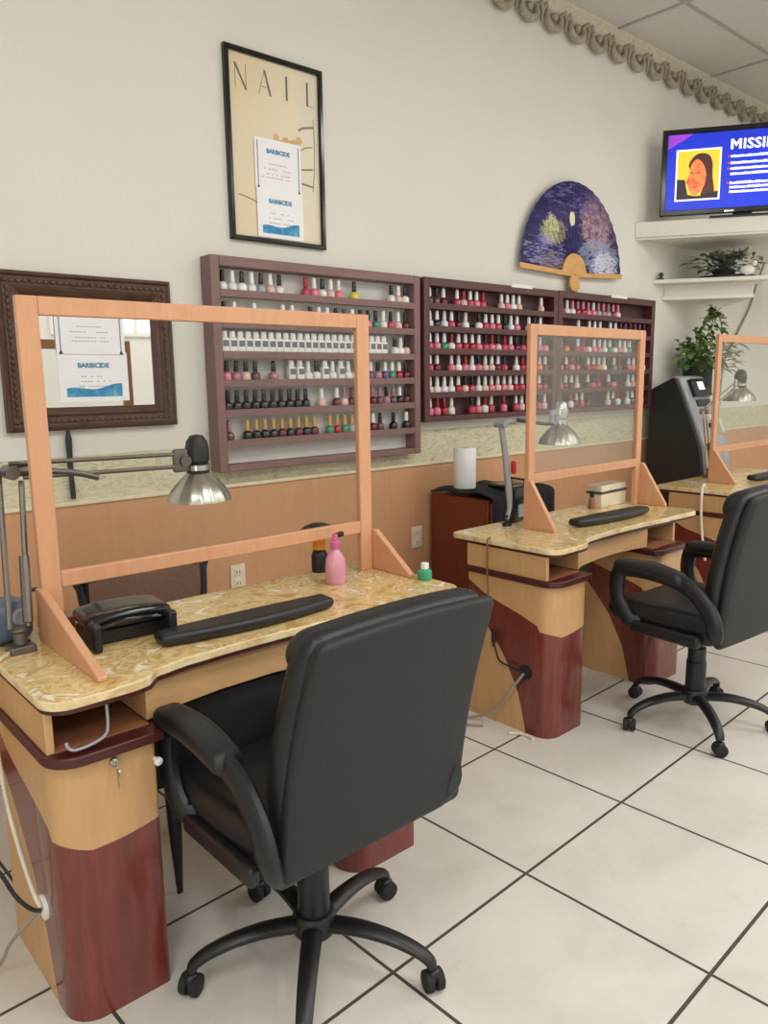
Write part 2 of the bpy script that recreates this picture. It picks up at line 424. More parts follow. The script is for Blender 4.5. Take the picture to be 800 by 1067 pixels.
# crown: plaster band with hanging scrolls
cr = MB()
prof = [(YW, 3.468), (YW - .016, 3.47), (YW - .022, 3.48), (YW - .03, 3.51), (YW - .06, 3.535), (YW - .075, 3.57), (YW, 3.57)]
cr.prism([(y, z) for y, z in prof], XL, XR, 'x', 0)
x = XL + .07
while x < XR - .1:
    ring = [(x + .068 * math.cos(R(a)), YW - .04, 3.475 + .058 * math.sin(R(a))) for a in range(150, 391, 16)]
    cr.tube(ring, [.012 + .012 * math.sin(PI * i / (len(ring) - 1)) for i in range(len(ring))], 8, 1)
    cr.sphere((x, YW - .04, 3.478), .024, 1, 10)
    cr.tube([(x - .068, YW - .04, 3.50), (x - .09, YW - .05, 3.52), (x - .1125, YW - .045, 3.49), (x - .1125, YW - .035, 3.43)], [.012, .014, .013, .006], 8, 1)
    cr.tube([(x + .068, YW - .04, 3.50), (x + .09, YW - .05, 3.52), (x + .1125, YW - .045, 3.49)], [.012, .014, .012], 8, 1)
    x += .225
struct('trim_5', cr, ['crown', 'crown_dark'], 0, 50)

# ------------------------------------------------------------------ manicure desks
TOP = .79
def interp(t, pts):
    for (a, b), (c, d) in zip(pts, pts[1:]):
        if t <= c: return b + (d - b) * (t - a) / (c - a) if c > a else d
    return pts[-1][1]
Z2S = [(0, .447), (.08, .475), (.16, .502), (.33, .548), (.43, .60)]
Z1S = [(0, 0), (.115, 0), (.125, .04), (.155, .16), (.235, .31), (.34, .43), (.43, .505)]
def pedestal(x0, x1, depth, zt):
    r = .07
    path = []
    n = 16
    for i in range(n + 1): path.append((x0, depth - (depth - r) * i / n))
    path += arc(x0 + r, r, r, 180, 270, 8)[1:]
    path += [(x0 + r + (x1 - .012 - x0 - r) * i / 6, 0) for i in range(1, 7)]
    path += arc(x1 - .012, .012, .012, 270, 360, 3)[1:]
    path.append((x1, depth))
    mb = MB(); cols = []
    for (x, y) in path:
        if x < x0 + r and y > 0 and x <= x0 + r:
            z1 = interp(y, Z1S) if x == x0 else 0
            z2 = interp(y, Z2S) if x == x0 else .447 - (x - x0) / r * .024 + .0
        else:
            z1 = 0; u = (x - x0 - r) / max(.01, x1 - x0 - r); z2 = .423 - .006 * math.sin(PI * min(1, u)) + .018 * u
        if x == x1: z2 = .44
        cols.append((z1, z2))
    vs = []; fs = []; mi = []
    for (x, y), (z1, z2) in zip(path, cols): vs += [(x, y, 0), (x, y, z1), (x, y, z2), (x, y, zt)]
    for i in range(len(path) - 1):
        for k, m in ((0, 0), (1, 1), (2, 0)):
            a = i * 4 + k; q = [a, a + 4, a + 5, a + 1]
            if vs[q[0]] == vs[q[3]]: q = [a, a + 4, a + 5]
            if len(q) == 4 and vs[q[1]] == vs[q[2]]: q = [a, a + 4, a + 1]
            if len(set(vs[j] for j in q)) < 3: continue
            fs.append(q); mi.append(m)
    N = len(path); fs.append([i * 4 + 3 for i in range(N)]); mi.append(0)
    fs.append([0, 1, 2, 3] + [(N - 1) * 4 + k for k in (3, 2, 1, 0)]); mi.append(0)
    mb.add(vs, []); mb.f = fs; mb.mi = mi
    return mb
def top_outline(W, off=0.0):
    p = arc(-.008 + .06, -.02 + .06, .06, 180, 270, 6)
    p += [(.10, -.02), (.19, -.018), (.225, -.008), (.243, .012), (.258, .028)]
    p += [(.34, .045), (.48, .052), (.62, .052), (.76, .046), (.90, .034), (.96, .03), (.985, .035)]
    p += [(1.03, .03), (W - .07, .022)] + arc(W - .05, .072, .05, 270, 360, 5)
    p += arc(W - .03, .50, .03, 0, 90, 3) + arc(-.008 + .03, .50, .03, 90, 180, 3)
    if off:
        c = (W / 2, .25); p = [(x + off * (1 if x > c[0] else -1) * (abs(x - c[0]) > .3), y + off * (1 if y > .3 else -1)) for x, y in p]
    return p
def make_desk(loc, label, W=1.27, rot=0, tray=.42, tz=.56):
    t = thing('manicure_desk', label, 'desk', loc, rot, 'manicure desks in a row')
    obj('pedestal', pedestal(0, .232, .43, .635), ['lwood', 'maroon'], t, 0, 30)
    obj('pedestal', pedestal(.805, 1.06, .43, .635), ['lwood', 'maroon'], t, 0, 30)
    out = top_outline(W)
    tm = MB().prism(out, TOP - .022, TOP); tm.mi = [0, 0] + [1] * (len(tm.f) - 2)
    obj('tabletop', tm, ['top', 'top_edge'], t, .003)
    ed = obj('edge_band', MB().prism(top_outline(W, -.004), TOP - .032, TOP - .022), 'mar_edge', t)
    # shelves under the cubbies, rounded outer front corner, dark edge
    sh = arc(-.010 + .07, -.022 + .07, .07, 180, 270, 6) + [(.245, -.022), (.245, .45), (-.010, .45)]
    obj('shelf', MB().prism(sh, .635, .66), 'mar_edge', t, .004)
    sh2 = [(.79, .0)] + [(.83, -.018)] + arc(1.085 - .07, -.02 + .07, .07, 270, 360, 6) + [(1.085, .45), (.79, .45)]
    obj('shelf', MB().prism(sh2, .635, .66), 'mar_edge', t, .004)
    bp = MB()
    bp.box((0, .03, .66), (.018, .44, .758)); obj('side_panel', bp, 'lwood', t, .002)
    bp = MB(); bp.box((1.045, .05, .66), (1.063, .44, .758)); obj('side_panel', bp, 'lwood', t, .002)
    for xa, xb in ((.018, .232), (.815, 1.045)):
        b = MB(); b.box((xa, .30, .66), (xb, .315, .758)); b.box((xa, .03, .66), (xb, .30, .6625))
        obj('cubby_liner', b, 'cubby', t)
    # apron drawer between the cubbies: gently bowed
    ap = [(.232, .04), (.30, .065), (.45, .085), (.62, .088), (.74, .075), (.815, .055), (.815, .42), (.232, .42)]
    a = obj('apron_drawer', MB().prism(ap, .664, .758), 'hwood', t, .003)
    ut = obj('dark_fill', MB().box((.24, .125, tz), (tray, .41, .662)), 'blk', t, .006)  # added black box for the deep shadow and an unidentified dark shape under the apron
    obj('dark_fill_front', MB().rbox(((.24 + tray) / 2, .12, (tz + .66) / 2), (tray - .25, .02, .64 - tz), .008, 3), 'rubber', ut)
    return t
D1 = make_desk((.467, 1.612, 0), 'manicure desk nearest the camera, gold marbled top, maroon and light wood pedestals', 1.30, 0, .79, .43)
obj('dark_fill_leg', MB().tube([(.355, .20, .44), (.372, .235, .25), (.40, .29, .0)], [.024, .020, .009], 10, 0, (.6, (0, 1, 0))), 'blk', D1)  # added black strip standing in for an unidentified hanging shape under the desk
D2 = make_desk((2.397, 1.748, 0), 'manicure desk in the middle of the row, behind the second office chair', 1.25, R(1))
D3 = make_desk((4.33, 1.88, 0), 'manicure desk farthest from the camera, beside the tall black machine', 1.25, R(1))
# keys in the first desk's drawer lock, knob
def lathe_part(name, prof, c, m, parent, axis='y', seg=16):
    return obj(name, MB().lathe(prof, seg, c, 0, axis), m, parent)
lk = lathe_part('lock', [(.011, 0), (.011, -.006), (.009, -.009)], (.13, .0, .615), 'chrome', D1)
k = MB(); k.box((.129, -.022, .606), (.1315, -.008, .619)); k.lathe([(.010, -.0012), (.010, .0012)], 14, (.1303, -.026, .597), 0, 'x')
k.box((.129, -.029, .56), (.1315, -.021, .59)); obj('key', k, 'steel', lk)
lathe_part('knob', [(.005, .0), (.005, -.012), (.010, -.017), (.010, -.024), (.004, -.028)], (.226, .0, .588), 'white', D1)
gr = obj('grommet', MB().lathe([(.020, .0), (.030, .0), (.030, -.006), (.022, -.008), (.020, -.002)], 24, (.0, .155, .232), 0, 'x'), 'white', D1)
gr = obj('grommet', MB().lathe([(.001, -.001), (.030, .0), (.030, -.006), (.020, -.008), (.001, -.004)], 24, (.0, .12, .262), 0, 'x'), 'blk', D2)

# wire hook hanging in the cubby of the first desk
hk = smooth([(.125, .0, .756), (.125, -.0, .71), (.118, -.002, .684), (.09, -.006, .674), (.05, -.008, .672), (.035, -.006, .68), (.032, -.002, .692)], 6)
hw = obj('wire_hook', MB().tube(hk, .0035, 8), 'grey', None, loc=(.467, 1.612, 0)); tag(hw, 'bent grey wire towel hook hanging in the open cubby of the nearest desk', 'hook')

# ------------------------------------------------------------------ acrylic guards
def make_guard(loc, label, w, zt, zr, fd, rot=0, fh=.14, fdr=None, fx=-.022):
    t = thing('acrylic_guard', label, 'screen', loc, rot, 'framed acrylic guards on the desks')
    th = .022
    pw = .052 if w > 1 else .046
    for x0 in (0, w - pw): obj('post', MB().box((x0, -th / 2, 0), (x0 + pw, th / 2, zt)), 'peach', t, .003)
    obj('rail', MB().box((pw, -th / 2, zt - .046), (w - pw, th / 2, zt)), 'peach', t, .003)
    obj('rail', MB().box((pw, -th / 2, zr), (w - pw, th / 2, zr + .042)), 'peach', t, .003)
    obj('pane', MB().box((pw - .008, -.002, zr + .036), (w - pw + .008, .002, zt - .04)), 'acrylic', t)
    for x0 in (fx, w):
        fd_ = fdr if (fdr and x0 > 0) else fd
        f = [(th / 2, 0), (-fd_, 0), (-fd_, .012), (-th / 2 - .012, fh), (th / 2, fh)]
        obj('foot', MB().prism(f, x0, x0 + .022, 'x'), 'peach', t, .003)
    return t
make_guard((.600, 2.03, TOP), 'large framed acrylic guard on the nearest desk, two papers seen behind it', 1.115, .872, .135, .385, 0, .14, .20, -.010)
make_guard((2.672, 2.10, TOP), 'framed acrylic guard on the middle desk with polish racks seen through it', .945, .882, .198, .155, R(1), .215, None, -.004)
make_guard((4.655, 2.235, TOP), 'framed acrylic guard on the farthest desk, cut by the right photo edge', .98, .90, .175, .16, R(1), .2, None, -.004)

# ------------------------------------------------------------------ arm cushions, dryer and small things on desks
def arm_cushion(loc, label, L, rot, flat=False):
    def warp(x, y, z):
        u = x / (L / 2)
        w = 1 - .35 * u * u
        return (x, y * w - .012 * (1 - u * u), z * (1 - .12 * u * u) + .010)
    o = obj('arm_cushion', MB().rbox((0, 0, .012), (L, .10, .034), .017, 8, warp), 'leather', None, loc=loc, rotz=rot)
    return tag(o, label, 'cushion', 'black arm cushions')
arm_cushion((1.06, 1.772, TOP - .002), 'long black arm cushion on the nearest desk, partly behind the chair back', .53, R(-2))
arm_cushion((3.115, 1.955, TOP - .002), 'black oval arm cushion lying on the middle desk in front of its guard', .56, R(-2))
arm_cushion((5.12, 2.06, TOP - .002), 'black arm cushion on the farthest desk, at the right photo edge', .52, R(-2))

dr = thing('nail_dryer', 'black hooded nail dryer on the nearest desk by the guard foot', 'nail dryer', (.765, 1.885, TOP), R(-4)); dr.scale = (.82, .95, .74)
def dwarp(x, y, z): return (x * (1 + .05 * z / .05), y, z + (.012 * (1 - (x / .13) ** 2)) * (1 if z > 0 else 0))
h = MB().rbox((0, .045, .085), (.27, .15, .05), .022, 6, dwarp)
obj('hood', h, 'blkgl', dr)
b = MB().rbox((0, .06, .028), (.25, .13, .056), .012, 4); obj('base', b, 'blk', dr)
for sx in (-1, 1):
    obj('side_wall', MB().rbox((sx * .118, .0, .05), (.028, .14, .098), .010, 4), 'blk', dr)
obj('hood_lip', MB().tube(smooth([(-.12, -.035, .07), (-.06, -.05, .088), (0, -.054, .094), (.06, -.05, .088), (.12, -.035, .07)], 5), .007, 8), 'blkgl', dr)

sp = thing('spray_bottle', 'pink spray bottle under the right end of the nearest guard rail', 'bottle', (1.50, 1.955, TOP), R(20))
obj('body', MB().lathe([(.0, 0), (.030, .001), (.033, .008), (.034, .05), (.031, .085), (.018, .105), (.013, .112), (.013, .12)], 20), 'pinkliq', sp)
obj('pump', MB().lathe([(.015, .118), (.016, .122), (.016, .138), (.010, .142), (.009, .165), (.0, .166)], 16), 'magenta', sp)
obj('nozzle', MB().box((.0, -.008, .150), (.045, .008, .166)), 'blk', sp, .003)
bb = thing('pump_bottle', 'black bottle with orange collar and wide black top beside the pink bottle', 'bottle', (1.555, 2.118, TOP))
obj('body', MB().lathe([(.0, 0), (.026, .001), (.028, .01), (.028, .06), (.022, .075), (.017, .08)], 20), 'blk', bb)
obj('collar', MB().lathe([(.018, .079), (.022, .081), (.022, .115), (.018, .118)], 20), 'orange', bb)
obj('top', MB().lathe([(.0, .116), (.02, .116), (.07, .135), (.072, .142), (.05, .162), (.02, .172), (.0, .172)], 24), 'blkgl', bb)
cb = thing('cleaner_bottle', 'small white capped bottle showing just above the near chair back', 'bottle', (1.742, 1.785, TOP))
obj('body', MB().lathe([(.0, 0), (.022, .001), (.024, .006), (.024, .028), (.018, .034), (.010, .038)], 16), 'green', cb)
obj('cap', MB().lathe([(.013, .037), (.014, .040), (.013, .056), (.0, .058)], 16), 'white', cb)
# nail drill unit by the first lamp
dd = thing('nail_drill', 'slate blue nail drill unit at the left end of the nearest desk', 'nail drill', (.52, 2.105, TOP), R(12))
obj('body', MB().rbox((0, 0, .055), (.13, .11, .11), .03, 5), 'devblue', dd)
obj('dial', MB().lathe([(.022, 0), (.022, -.008), (.018, -.012), (.0, -.012)], 20, (.02, -.055, .07), 0, 'y'), 'grey', dd)
obj('cord_loop', MB().tube([(.10 + .038 * math.cos(R(a)), .02, .062 + .05 * math.sin(R(a))) for a in range(-60, 241, 20)], .006, 8), 'dgrey', dd)
obj('foot_ring', MB().lathe([(.05, 0), (.055, .002), (.055, .006)], 24), 'rubber', dd)
wb = thing('foot_shade_block', 'added dark red block for the shaded left foot face of the nearest guard', 'block', (.65, 2.11, TOP))  # added block imitating the shaded, reddish side face of the guard foot
obj('body', MB().box((-.03, -.03, 0), (.05, .045, .035)), 'maroon', wb, .004); obj('groove', MB().box((-.025, -.031, .015), (.045, -.0295, .02)), 'mar_edge', wb)
# pale box on the second desk
pb = thing('storage_box', 'pale storage box with dark lid edge at the back of the middle desk', 'box', (3.49, 2.20, TOP), R(2))
obj('body', MB().box((-.13, -.03, 0), (.11, .055, .07)), 'cream', pb, .004)
obj('lid', MB().box((-.135, -.034, .07), (.115, .059, .08)), 'dgrey', pb, .003)
obj('tray', MB().box((-.13, -.03, .08), (.11, .055, .112)), 'cream', pb, .004)
vb = thing('vial', 'little dark bottle standing left of the pale storage box', 'bottle', (3.315, 2.19, TOP))
obj('body', MB().lathe([(.0, 0), (.016, .001), (.017, .04), (.010, .055), (.009, .062)], 14), 'cubby', vb); obj('cap', MB().lathe([(.011, .06), (.011, .088), (.0, .09)], 14), 'blk', vb)
cd = thing('card_terminal', 'small black and grey device behind the chrome lamp on the middle desk', 'device', (2.775, 2.235, TOP), R(8))
obj('case', MB().rbox((0, 0, .085), (.11, .045, .165), .01, 4), 'blkgl', cd)
obj('face', MB().rbox((.005, -.025, .055), (.065, .012, .06), .005, 4), 'grey', cd)

# ------------------------------------------------------------------ desk lamps
def shade_mb(r, h):
    pr = [(r * .24, h), (r * .30, h * .97), (r * .42, h * .86), (r * .66, h * .62), (r * .88, h * .33), (r * .985, h * .08), (r, 0), (r * .97, .0), (r * .86, h * .32), (r * .63, h * .59), (r * .38, h * .82), (r * .22, h * .9)]
    return MB().lathe(pr, 64, (0, 0, 0), 0, 'z', (16, .018))
def make_lamp(label, base, elbow, head, r, m_arm, column=False, m_cap='blk', shade_m='steel', knob=None):
    t = thing('desk_lamp', label, 'lamp', base, 0, 'clamp desk lamps')
    E = Vector(elbow) - Vector(base); H = Vector(head) - Vector(base)
    b = MB()
    if column:
        b.lathe([(.0, 0), (.022, 0), (.022, .012), (.010, .02), (.008, .05)], 16); obj('clamp', b, 'blk', t)
        lo = Vector((0, 0, .03)); bend = Vector((.012, .0, .10))
        obj('column', MB().tube([lo, bend * .6 + Vector((.01, 0, .02)), Vector((.026, .01, .13)), E * .6 + Vector((.012, 0, .05)), E], [.010, .011, .015, .0145, .013], 12), m_arm, t)
        obj('column_knob', MB().lathe([(.009, 0), (.012, .01), (.012, .05), (.006, .056)], 12, (.026, -.012, .235)), 'red', t)
    else:
        b.box((-.03, -.03, -.0), (.03, .03, .018)); b.lathe([(.016, .018), (.016, .05), (.02, .052), (.02, .06), (.0, .06)], 16)
        obj('clamp', b, 'pewter', t, .003)
        for s, off in ((-1, -.022), (1, .022)):
            a0 = Vector((off, 0, .06)); a1 = E + Vector((off * 1.2, 0, -.015 * s - .01))
            obj('lower_arm', MB().tube([a0, a1], .0075, 8), m_arm, t)
        obj('spring', MB().tube([Vector((.022, 0, .07)), Vector((.022, 0, .07)) + (E - Vector((0, 0, .06))) * .42], .013, 10), 'pewter', t)
    dirn = H - E; side = Vector((0, 0, .022))
    pe = MB(); pe.lathe([(.018, -.03), (.018, .03)], 14, tuple(E), 0, 'y'); pe.tube([E + Vector((-.01, 0, .0)), E + dirn.normalized() * .10 + Vector((0, 0, .012))], .014, 8)
    obj('elbow', pe, m_arm, t)
    hp = H - dirn.normalized() * .06
    if column:
        obj('upper_arm', MB().tube(smooth([E, E + dirn * .25 + Vector((0, 0, .015)), E + dirn * .7, hp], 5), .009, 8), 'blk', t)
    else:
        obj('upper_arm', MB().tube([E + side, hp + Vector((0, 0, .05))], .006, 8), m_arm, t)
        obj('upper_arm', MB().tube([E + dirn * .06 - side * .6, hp + Vector((0, 0, .012))], .006, 8), m_arm, t)
        sp = smooth([E + dirn * .1 + side * .2, E + dirn * .3 - side * .1, E + dirn * .42 - side * .75], 4)
        obj('spring', MB().tube(sp, .009, 8), m_arm, t)
    hh = r * .95
    jb = MB(); jb.rbox(tuple(hp + Vector((.0, 0, .03))), (.05, .02, .07), .008, 3); jb.lathe([(.017, -.02), (.017, .02)], 14, tuple(hp + Vector((.01, 0, .03))), 0, 'y')
    obj('head_joint', jb, m_arm, t)
    sh = shade_mb(r, hh); hs = obj('lamp_shade', sh, shade_m, t, loc=tuple(H - Vector((0, 0, hh))), ang=50)
    cp = MB().lathe([(r * .31, -.008), (r * .36, .0), (r * .36, .03), (r * .32, .034), (r * .37, .04), (r * .38, .075), (r * .33, .10), (r * .2, .118), (.0, .122)], 24)
    obj('socket_cap', cp, m_cap, t, loc=tuple(H - Vector((0, 0, .01))))
    obj('cap_band', MB().lathe([(r * .375, .012), (r * .375, .028)], 24), 'chrome', t, loc=tuple(H - Vector((0, 0, .01))))
    blb = MB().sphere((0, 0, 0), r * .36, 0, 14); obj('bulb', blb, 'white', t, loc=tuple(H - Vector((0, 0, hh * .55))))
    return t
make_lamp('swing arm lamp with fluted chrome shade clamped to the nearest desk', (.53, 1.99, TOP), (.578, 2.12, 1.225), (1.137, 2.17, 1.178), .098, 'pewter')
make_lamp('pale column lamp with red knob and chrome shade on the middle desk', (2.665, 2.20, TOP), (2.632, 2.215, 1.25), (3.115, 2.25, 1.225), .102, 'grey', True, 'chrome', 'steel')
make_lamp('chrome shaded lamp seen through the guard of the farthest desk', (4.86, 2.34, TOP), (4.80, 2.36, 1.22), (5.30, 2.37, 1.37), .105, 'chrome', False, 'blk')

# ------------------------------------------------------------------ office chairs
def make_chair(loc, rotz, label):
    t = thing('office_chair', label, 'office chair', loc, rotz, 'black office chairs')
    # base
    obj('hub', MB().lathe([(.0, .085), (.045, .088), (.055, .10), (.055, .135), (.048, .15), (.036, .155), (.0, .155)], 28), 'blk', t)
    for kk in range(5):
        a = R(13 + 72 * kk); d = Vector((math.cos(a), math.sin(a), 0))
        pth = smooth([d * .035 + Vector((0, 0, .118)), d * .12 + Vector((0, 0, .124)), d * .20 + Vector((0, 0, .116)), d * .262 + Vector((0, 0, .098)), d * .295 + Vector((0, 0, .078)), d * .303 + Vector((0, 0, .062))], 4)
        n = len(pth)
        leg = obj('leg', MB().tube(pth, [.027 - .011 * i / (n - 1) for i in range(n)], 10, 0, (.72, (0, 0, 1))), 'blk', t)
        c = d * .305; tang = Vector((-d.y, d.x, 0))
        ca = MB()
        for s in (-1, 1):
            w = MB().lathe([(.0, -.011), (.02, -.011), (.0255, -.008), (.0265, 0), (.0255, .008), (.02, .011), (.0, .011)], 18, (0, 0, 0), 0, 'x')
            ang = a + R(70 + 37 * kk)
            ax = Vector((math.cos(ang), math.sin(ang), 0)); ay = Vector((-ax.y, ax.x, 0))
            ca.add([c + ax * (v[0] + s * .0135) + ay * v[1] + Vector((0, 0, .027 + v[2])) for v in w.v], w.f)
        cs = obj('caster', ca, 'rubber', t)
        hd = MB().rbox((c.x, c.y, .042), (.034, .034, .034), .012, 3); obj('hood', hd, 'blk', cs)
    obj('gas_cylinder', MB().lathe([(.0, .15), (.040, .15), (.040, .27), (.036, .275), (.036, .33), (.028, .335), (.026, .40), (.0, .40)], 24), 'blk', t)
    obj('tilt_mechanism', MB().rbox((0, .01, .405), (.18, .26, .05), .015, 4), 'blk', t)
    lv = obj('tilt_lever', MB().tube(smooth([(.06, -.03, .40), (.17, -.08, .392), (.23, -.12, .385)], 4), [.006] * 8 + [.011], 8), 'blk', t)
    # seat
    def sw(x, y, z):
        k = 1 if z > 0 else 0
        return (x * (1 - .06 * max(0, -y / .25)), y, z + k * (-.018 * (1 - (x / .26) ** 2) * (1 if y > -.2 else 0) - .03 * max(0, (y - .14) / .12) ** 2))
    obj('seat', MB().rbox((0, .03, .475), (.49, .52, .12), .05, 8, sw), 'leather', t)
    # backrest
    def lean(z): return -.215 - .075 * ((z - .43) / .57) + .022 * math.sin(PI * (z - .43) / .57)
    def bw(zc, th):
        def f(x, y, z):
            zz = zc + z; tp = max(0, (zz - .80) / .2)
            return (x * (1 - .045 * tp * tp) + .024 + .07 * (zz - .43) / .53, y + lean(zz) + .006 * (x / .26) ** 2 + .0, z + .012 * (1 - (x / .26) ** 2) * (1 if z > 0 else 0))
        return f
    sh = obj('back_shell', MB().rbox((0, 0, .690), (.525, .04, .515), .02, 10, bw(.690, .04)), 'leather_rear', t)
    obj('backrest', MB().rbox((0, .052, .692), (.53, .08, .525), .038, 10, bw(.692, .1)), 'leather', t)
    hr = MB().rbox((0, .060, .912), (.53, .10, .085), .040, 8, bw(.912, .1)); obj('headrest_roll', hr, 'leather', t)
    # arms
    for s in (-1, 1):
        x = s * .262 + .008
        pth = smooth([(s * .23, .13, .44), (x, .165, .455), (x, .215, .52), (x, .225, .60), (x, .20, .655), (x, .10, .668), (x, -.04, .655), (x, -.12, .625), (x, -.185, .56), (x, -.21, .50), (s * .235, -.20, .46), (s * .19, -.18, .44)], 5)
        arm = obj('armrest', MB().tube(pth, .034, 10, 0, (.62, (0, 0, 1) if False else (1, 0, 0))), 'blk', t)
        def aw(px, py, pz):
            u = py / .17
            return (px * (1 - .15 * u * u), py, pz - .012 * u * u - .05 * max(0, -u - .1) * .4)
        obj('arm_pad', MB().rbox((x, .075, .682), (.082, .31, .052), .024, 6, aw), 'leather', arm)
        br = MB().rbox((s * .25, .0, .43), (.03, .30, .05), .012, 4); obj('arm_bracket', br, 'blk', arm)
    return t
ch = make_chair((.995, 1.42, 0), 0, 'black leather office chair nearest the camera, seen from behind')
c2 = copy_tree(ch)
for p_ in c2.children:
    k_ = p_.name.split('.')[0]
    if k_ in ('backrest', 'back_shell', 'headrest_roll'): p_.scale.z = 1.13; p_.location.z -= .062
    elif k_ in ('seat', 'tilt_mechanism', 'tilt_lever'): p_.location.z += .02
    elif k_ == 'armrest': p_.location.z += .012
c2.scale = (1, 1, 1); c2.location = (3.0, 1.45, 0); c2.rotation_euler.z = R(-4)
c2['label'] = 'black leather office chair at the middle desk, cut by right photo edge'

# guest chair behind the first desk
gc = thing('guest_chair', 'black framed guest chair with brown mesh back behind the nearest desk', 'chair', (1.15, 2.44, 0), R(180))
fr = smooth([(-.215, -.16, .42), (-.22, -.19, .60), (-.234, -.21, .735), (-.225, -.213, .770), (0, -.215, .777), (.225, -.213, .770), (.234, -.21, .735), (.22, -.19, .60), (.215, -.16, .42)], 5)
obj('back_frame', MB().tube(fr, .016, 10), 'blk', gc)
for s in (-1, 1): obj('frame_corner', MB().prism([(s * .226, .768), (s * .185, .768), (s * .195, .73), (s * .185, .68), (s * .14, .63), (s * .215, .60)], -.212, -.192, 'y'), 'blk', gc)
obj('back_mesh', MB().rbox((0, -.197, .61), (.43, .012, .31), .005, 4), 'mesh', gc)
obj('seat', MB().rbox((0, .03, .44), (.46, .44, .06), .028, 5), 'mesh', gc)
for sx in (-1, 1):
    for sy in (-1, 1): obj('leg', MB().tube([(sx * .2, sy * .17 + .02, .42), (sx * .22, sy * .2 + .02, 0)], .012, 8), 'blk', gc)

# ------------------------------------------------------------------ polish racks and bottles
def make_rack(x0, x1, z0, z1, rows, mh, mv, mback, label, blank=0, depth=.085):
    t = thing('polish_rack', label, 'polish rack', ((x0 + x1) / 2, YW, z0), 0, 'wall racks of nail polish')
    hw = (x1 - x0) / 2; H = z1 - z0; b = .042; d = .016
    for s in (-1, 1): obj('side_panel', MB().box((min(s * hw, s * (hw - b)), -depth, 0), (max(s * hw, s * (hw - b)), 0, H)), mv, t, .004)
    obj('top_panel', MB().box((-hw + b, -depth, H - b), (hw - b, 0, H)), mh, t, .004)
    obj('bottom_panel', MB().box((-hw + b, -depth, 0), (hw - b, 0, b * .7)), mh, t, .004)
    obj('back_panel', MB().box((-hw + b, -.012, b * .7), (hw - b, -.001, H - b)), mback, t)
    tops = []
    for r in rows:
        if r > z0 + .05:
            obj('shelf', MB().box((-hw + b, -depth + .006, r - z0 - d), (hw - b, -.012, r - z0)), mh, t, .002)
            obj('shelf_lip', MB().box((-hw + b, -depth + .001, r - z0 - d - .004), (hw - b, -depth + .006, r - z0 + .010)), mh, t)
        tops.append(r)
    return t
R1 = make_rack(1.632, 2.822, 1.063, 1.962, [1.818, 1.69, 1.565, 1.445, 1.32, 1.19], 'mauve', 'mauve_v', 'rackback', 'mauve polish rack with a pale back, left of the two dark racks')
RR = [1.826, 1.710, 1.595, 1.481, 1.367, 1.253]
R2 = make_rack(2.85, 3.99, 1.222, 1.963, RR, 'dmar', 'dmar', 'dmar_back', 'dark maroon polish rack between the mauve rack and the far rack')
R3 = make_rack(3.995, 5.118, 1.222, 1.966, RR, 'dmar', 'dmar', 'dmar_back', 'dark maroon polish rack farthest right, under the painted fan')
for rk, dx in ((R2, .12), (R3, .0)): obj('name_strip', MB().box((dx, -.088, .733), (dx + .19, -.084, .752)), 'white', rk)

ORD = ['first', 'second', 'third', 'fourth', 'fifth', 'sixth', 'seventh', 'eighth', 'ninth', 'tenth', 'eleventh', 'twelfth', 'thirteenth', 'fourteenth', 'fifteenth', 'sixteenth', 'seventeenth', 'eighteenth', 'nineteenth', 'twentieth', 'twenty-first', 'twenty-second', 'twenty-third', 'twenty-fourth', 'twenty-fifth', 'twenty-sixth', 'twenty-seventh', 'twenty-eighth']
PC = {'red': (168, 26, 42), 'pink': (222, 120, 140), 'rose': (190, 66, 92), 'nude': (222, 186, 172), 'clear': (226, 224, 224), 'black': (34, 30, 34), 'wine': (98, 24, 44), 'green': (52, 140, 104), 'purple': (110, 70, 120), 'gold': (206, 166, 92), 'white': (240, 240, 238), 'yellow': (226, 214, 70), 'grey': (158, 166, 168), 'brown': (100, 66, 56), 'orange': (226, 120, 60), 'mauve': (170, 120, 136)}
def pmat(c): return mat('polish_' + c, PC[c], .15, var=.04, coat=.2)
_bm = {}
def bottle_parts(kind, bc, cc):
    key = (kind, bc, cc)
    if key in _bm: return _bm[key]
    if kind == 'tall':       # tall square label bottle with white shoulder cap
        body = MB().rbox((0, 0, .033), (.031, .026, .066), .005, 1)
        cap = MB().lathe([(.0115, .066), (.0125, .068), (.0115, .094), (.0, .096)], 10)
        lab = MB().box((-.0115, -.0140, .030), (.0115, -.0129, .056))
    else:
        body = MB().lathe([(.0, .0), (.0165, .001), (.0185, .006), (.018, .03), (.012, .038), (.006, .041), (.006, .044)], 10)
        cap = MB().lathe([(.0085, .041), (.0095, .044), (.0075, .084), (.0, .086)], 10); lab = None
    o1 = obj('nail_polish_bottle', body, pmat(bc)); o2 = obj('cap', cap, pmat(cc), o1)
    if lab: l = obj('bottle_label', lab, mat('label_grey', (112, 116, 120), .5), o1)
    _bm[key] = o1; o1['used'] = 0; o1.scale = (1.2, 1.2, 1.08 if kind != 'tall' else 1.0)
    return o1
NB = 0
def put_bottle(kind, bc, cc, x, z, label, group, y=YW - .047):
    global NB
    src = bottle_parts(kind, bc, cc)
    if src['used'] == 0: o = src; src['used'] = 1
    else: o = copy_tree(src)
    o.location = (x, y, z + .0005); o.rotation_euler.z = random.uniform(-.2, .2) if kind != 'tall' else 0
    if bc == cc: nm = bc + ' polish bottle'
    else: nm = bc + ' polish bottle with ' + cc + ' cap'
    tag(o, nm + ', ' + label, 'polish bottle', group); NB += 1
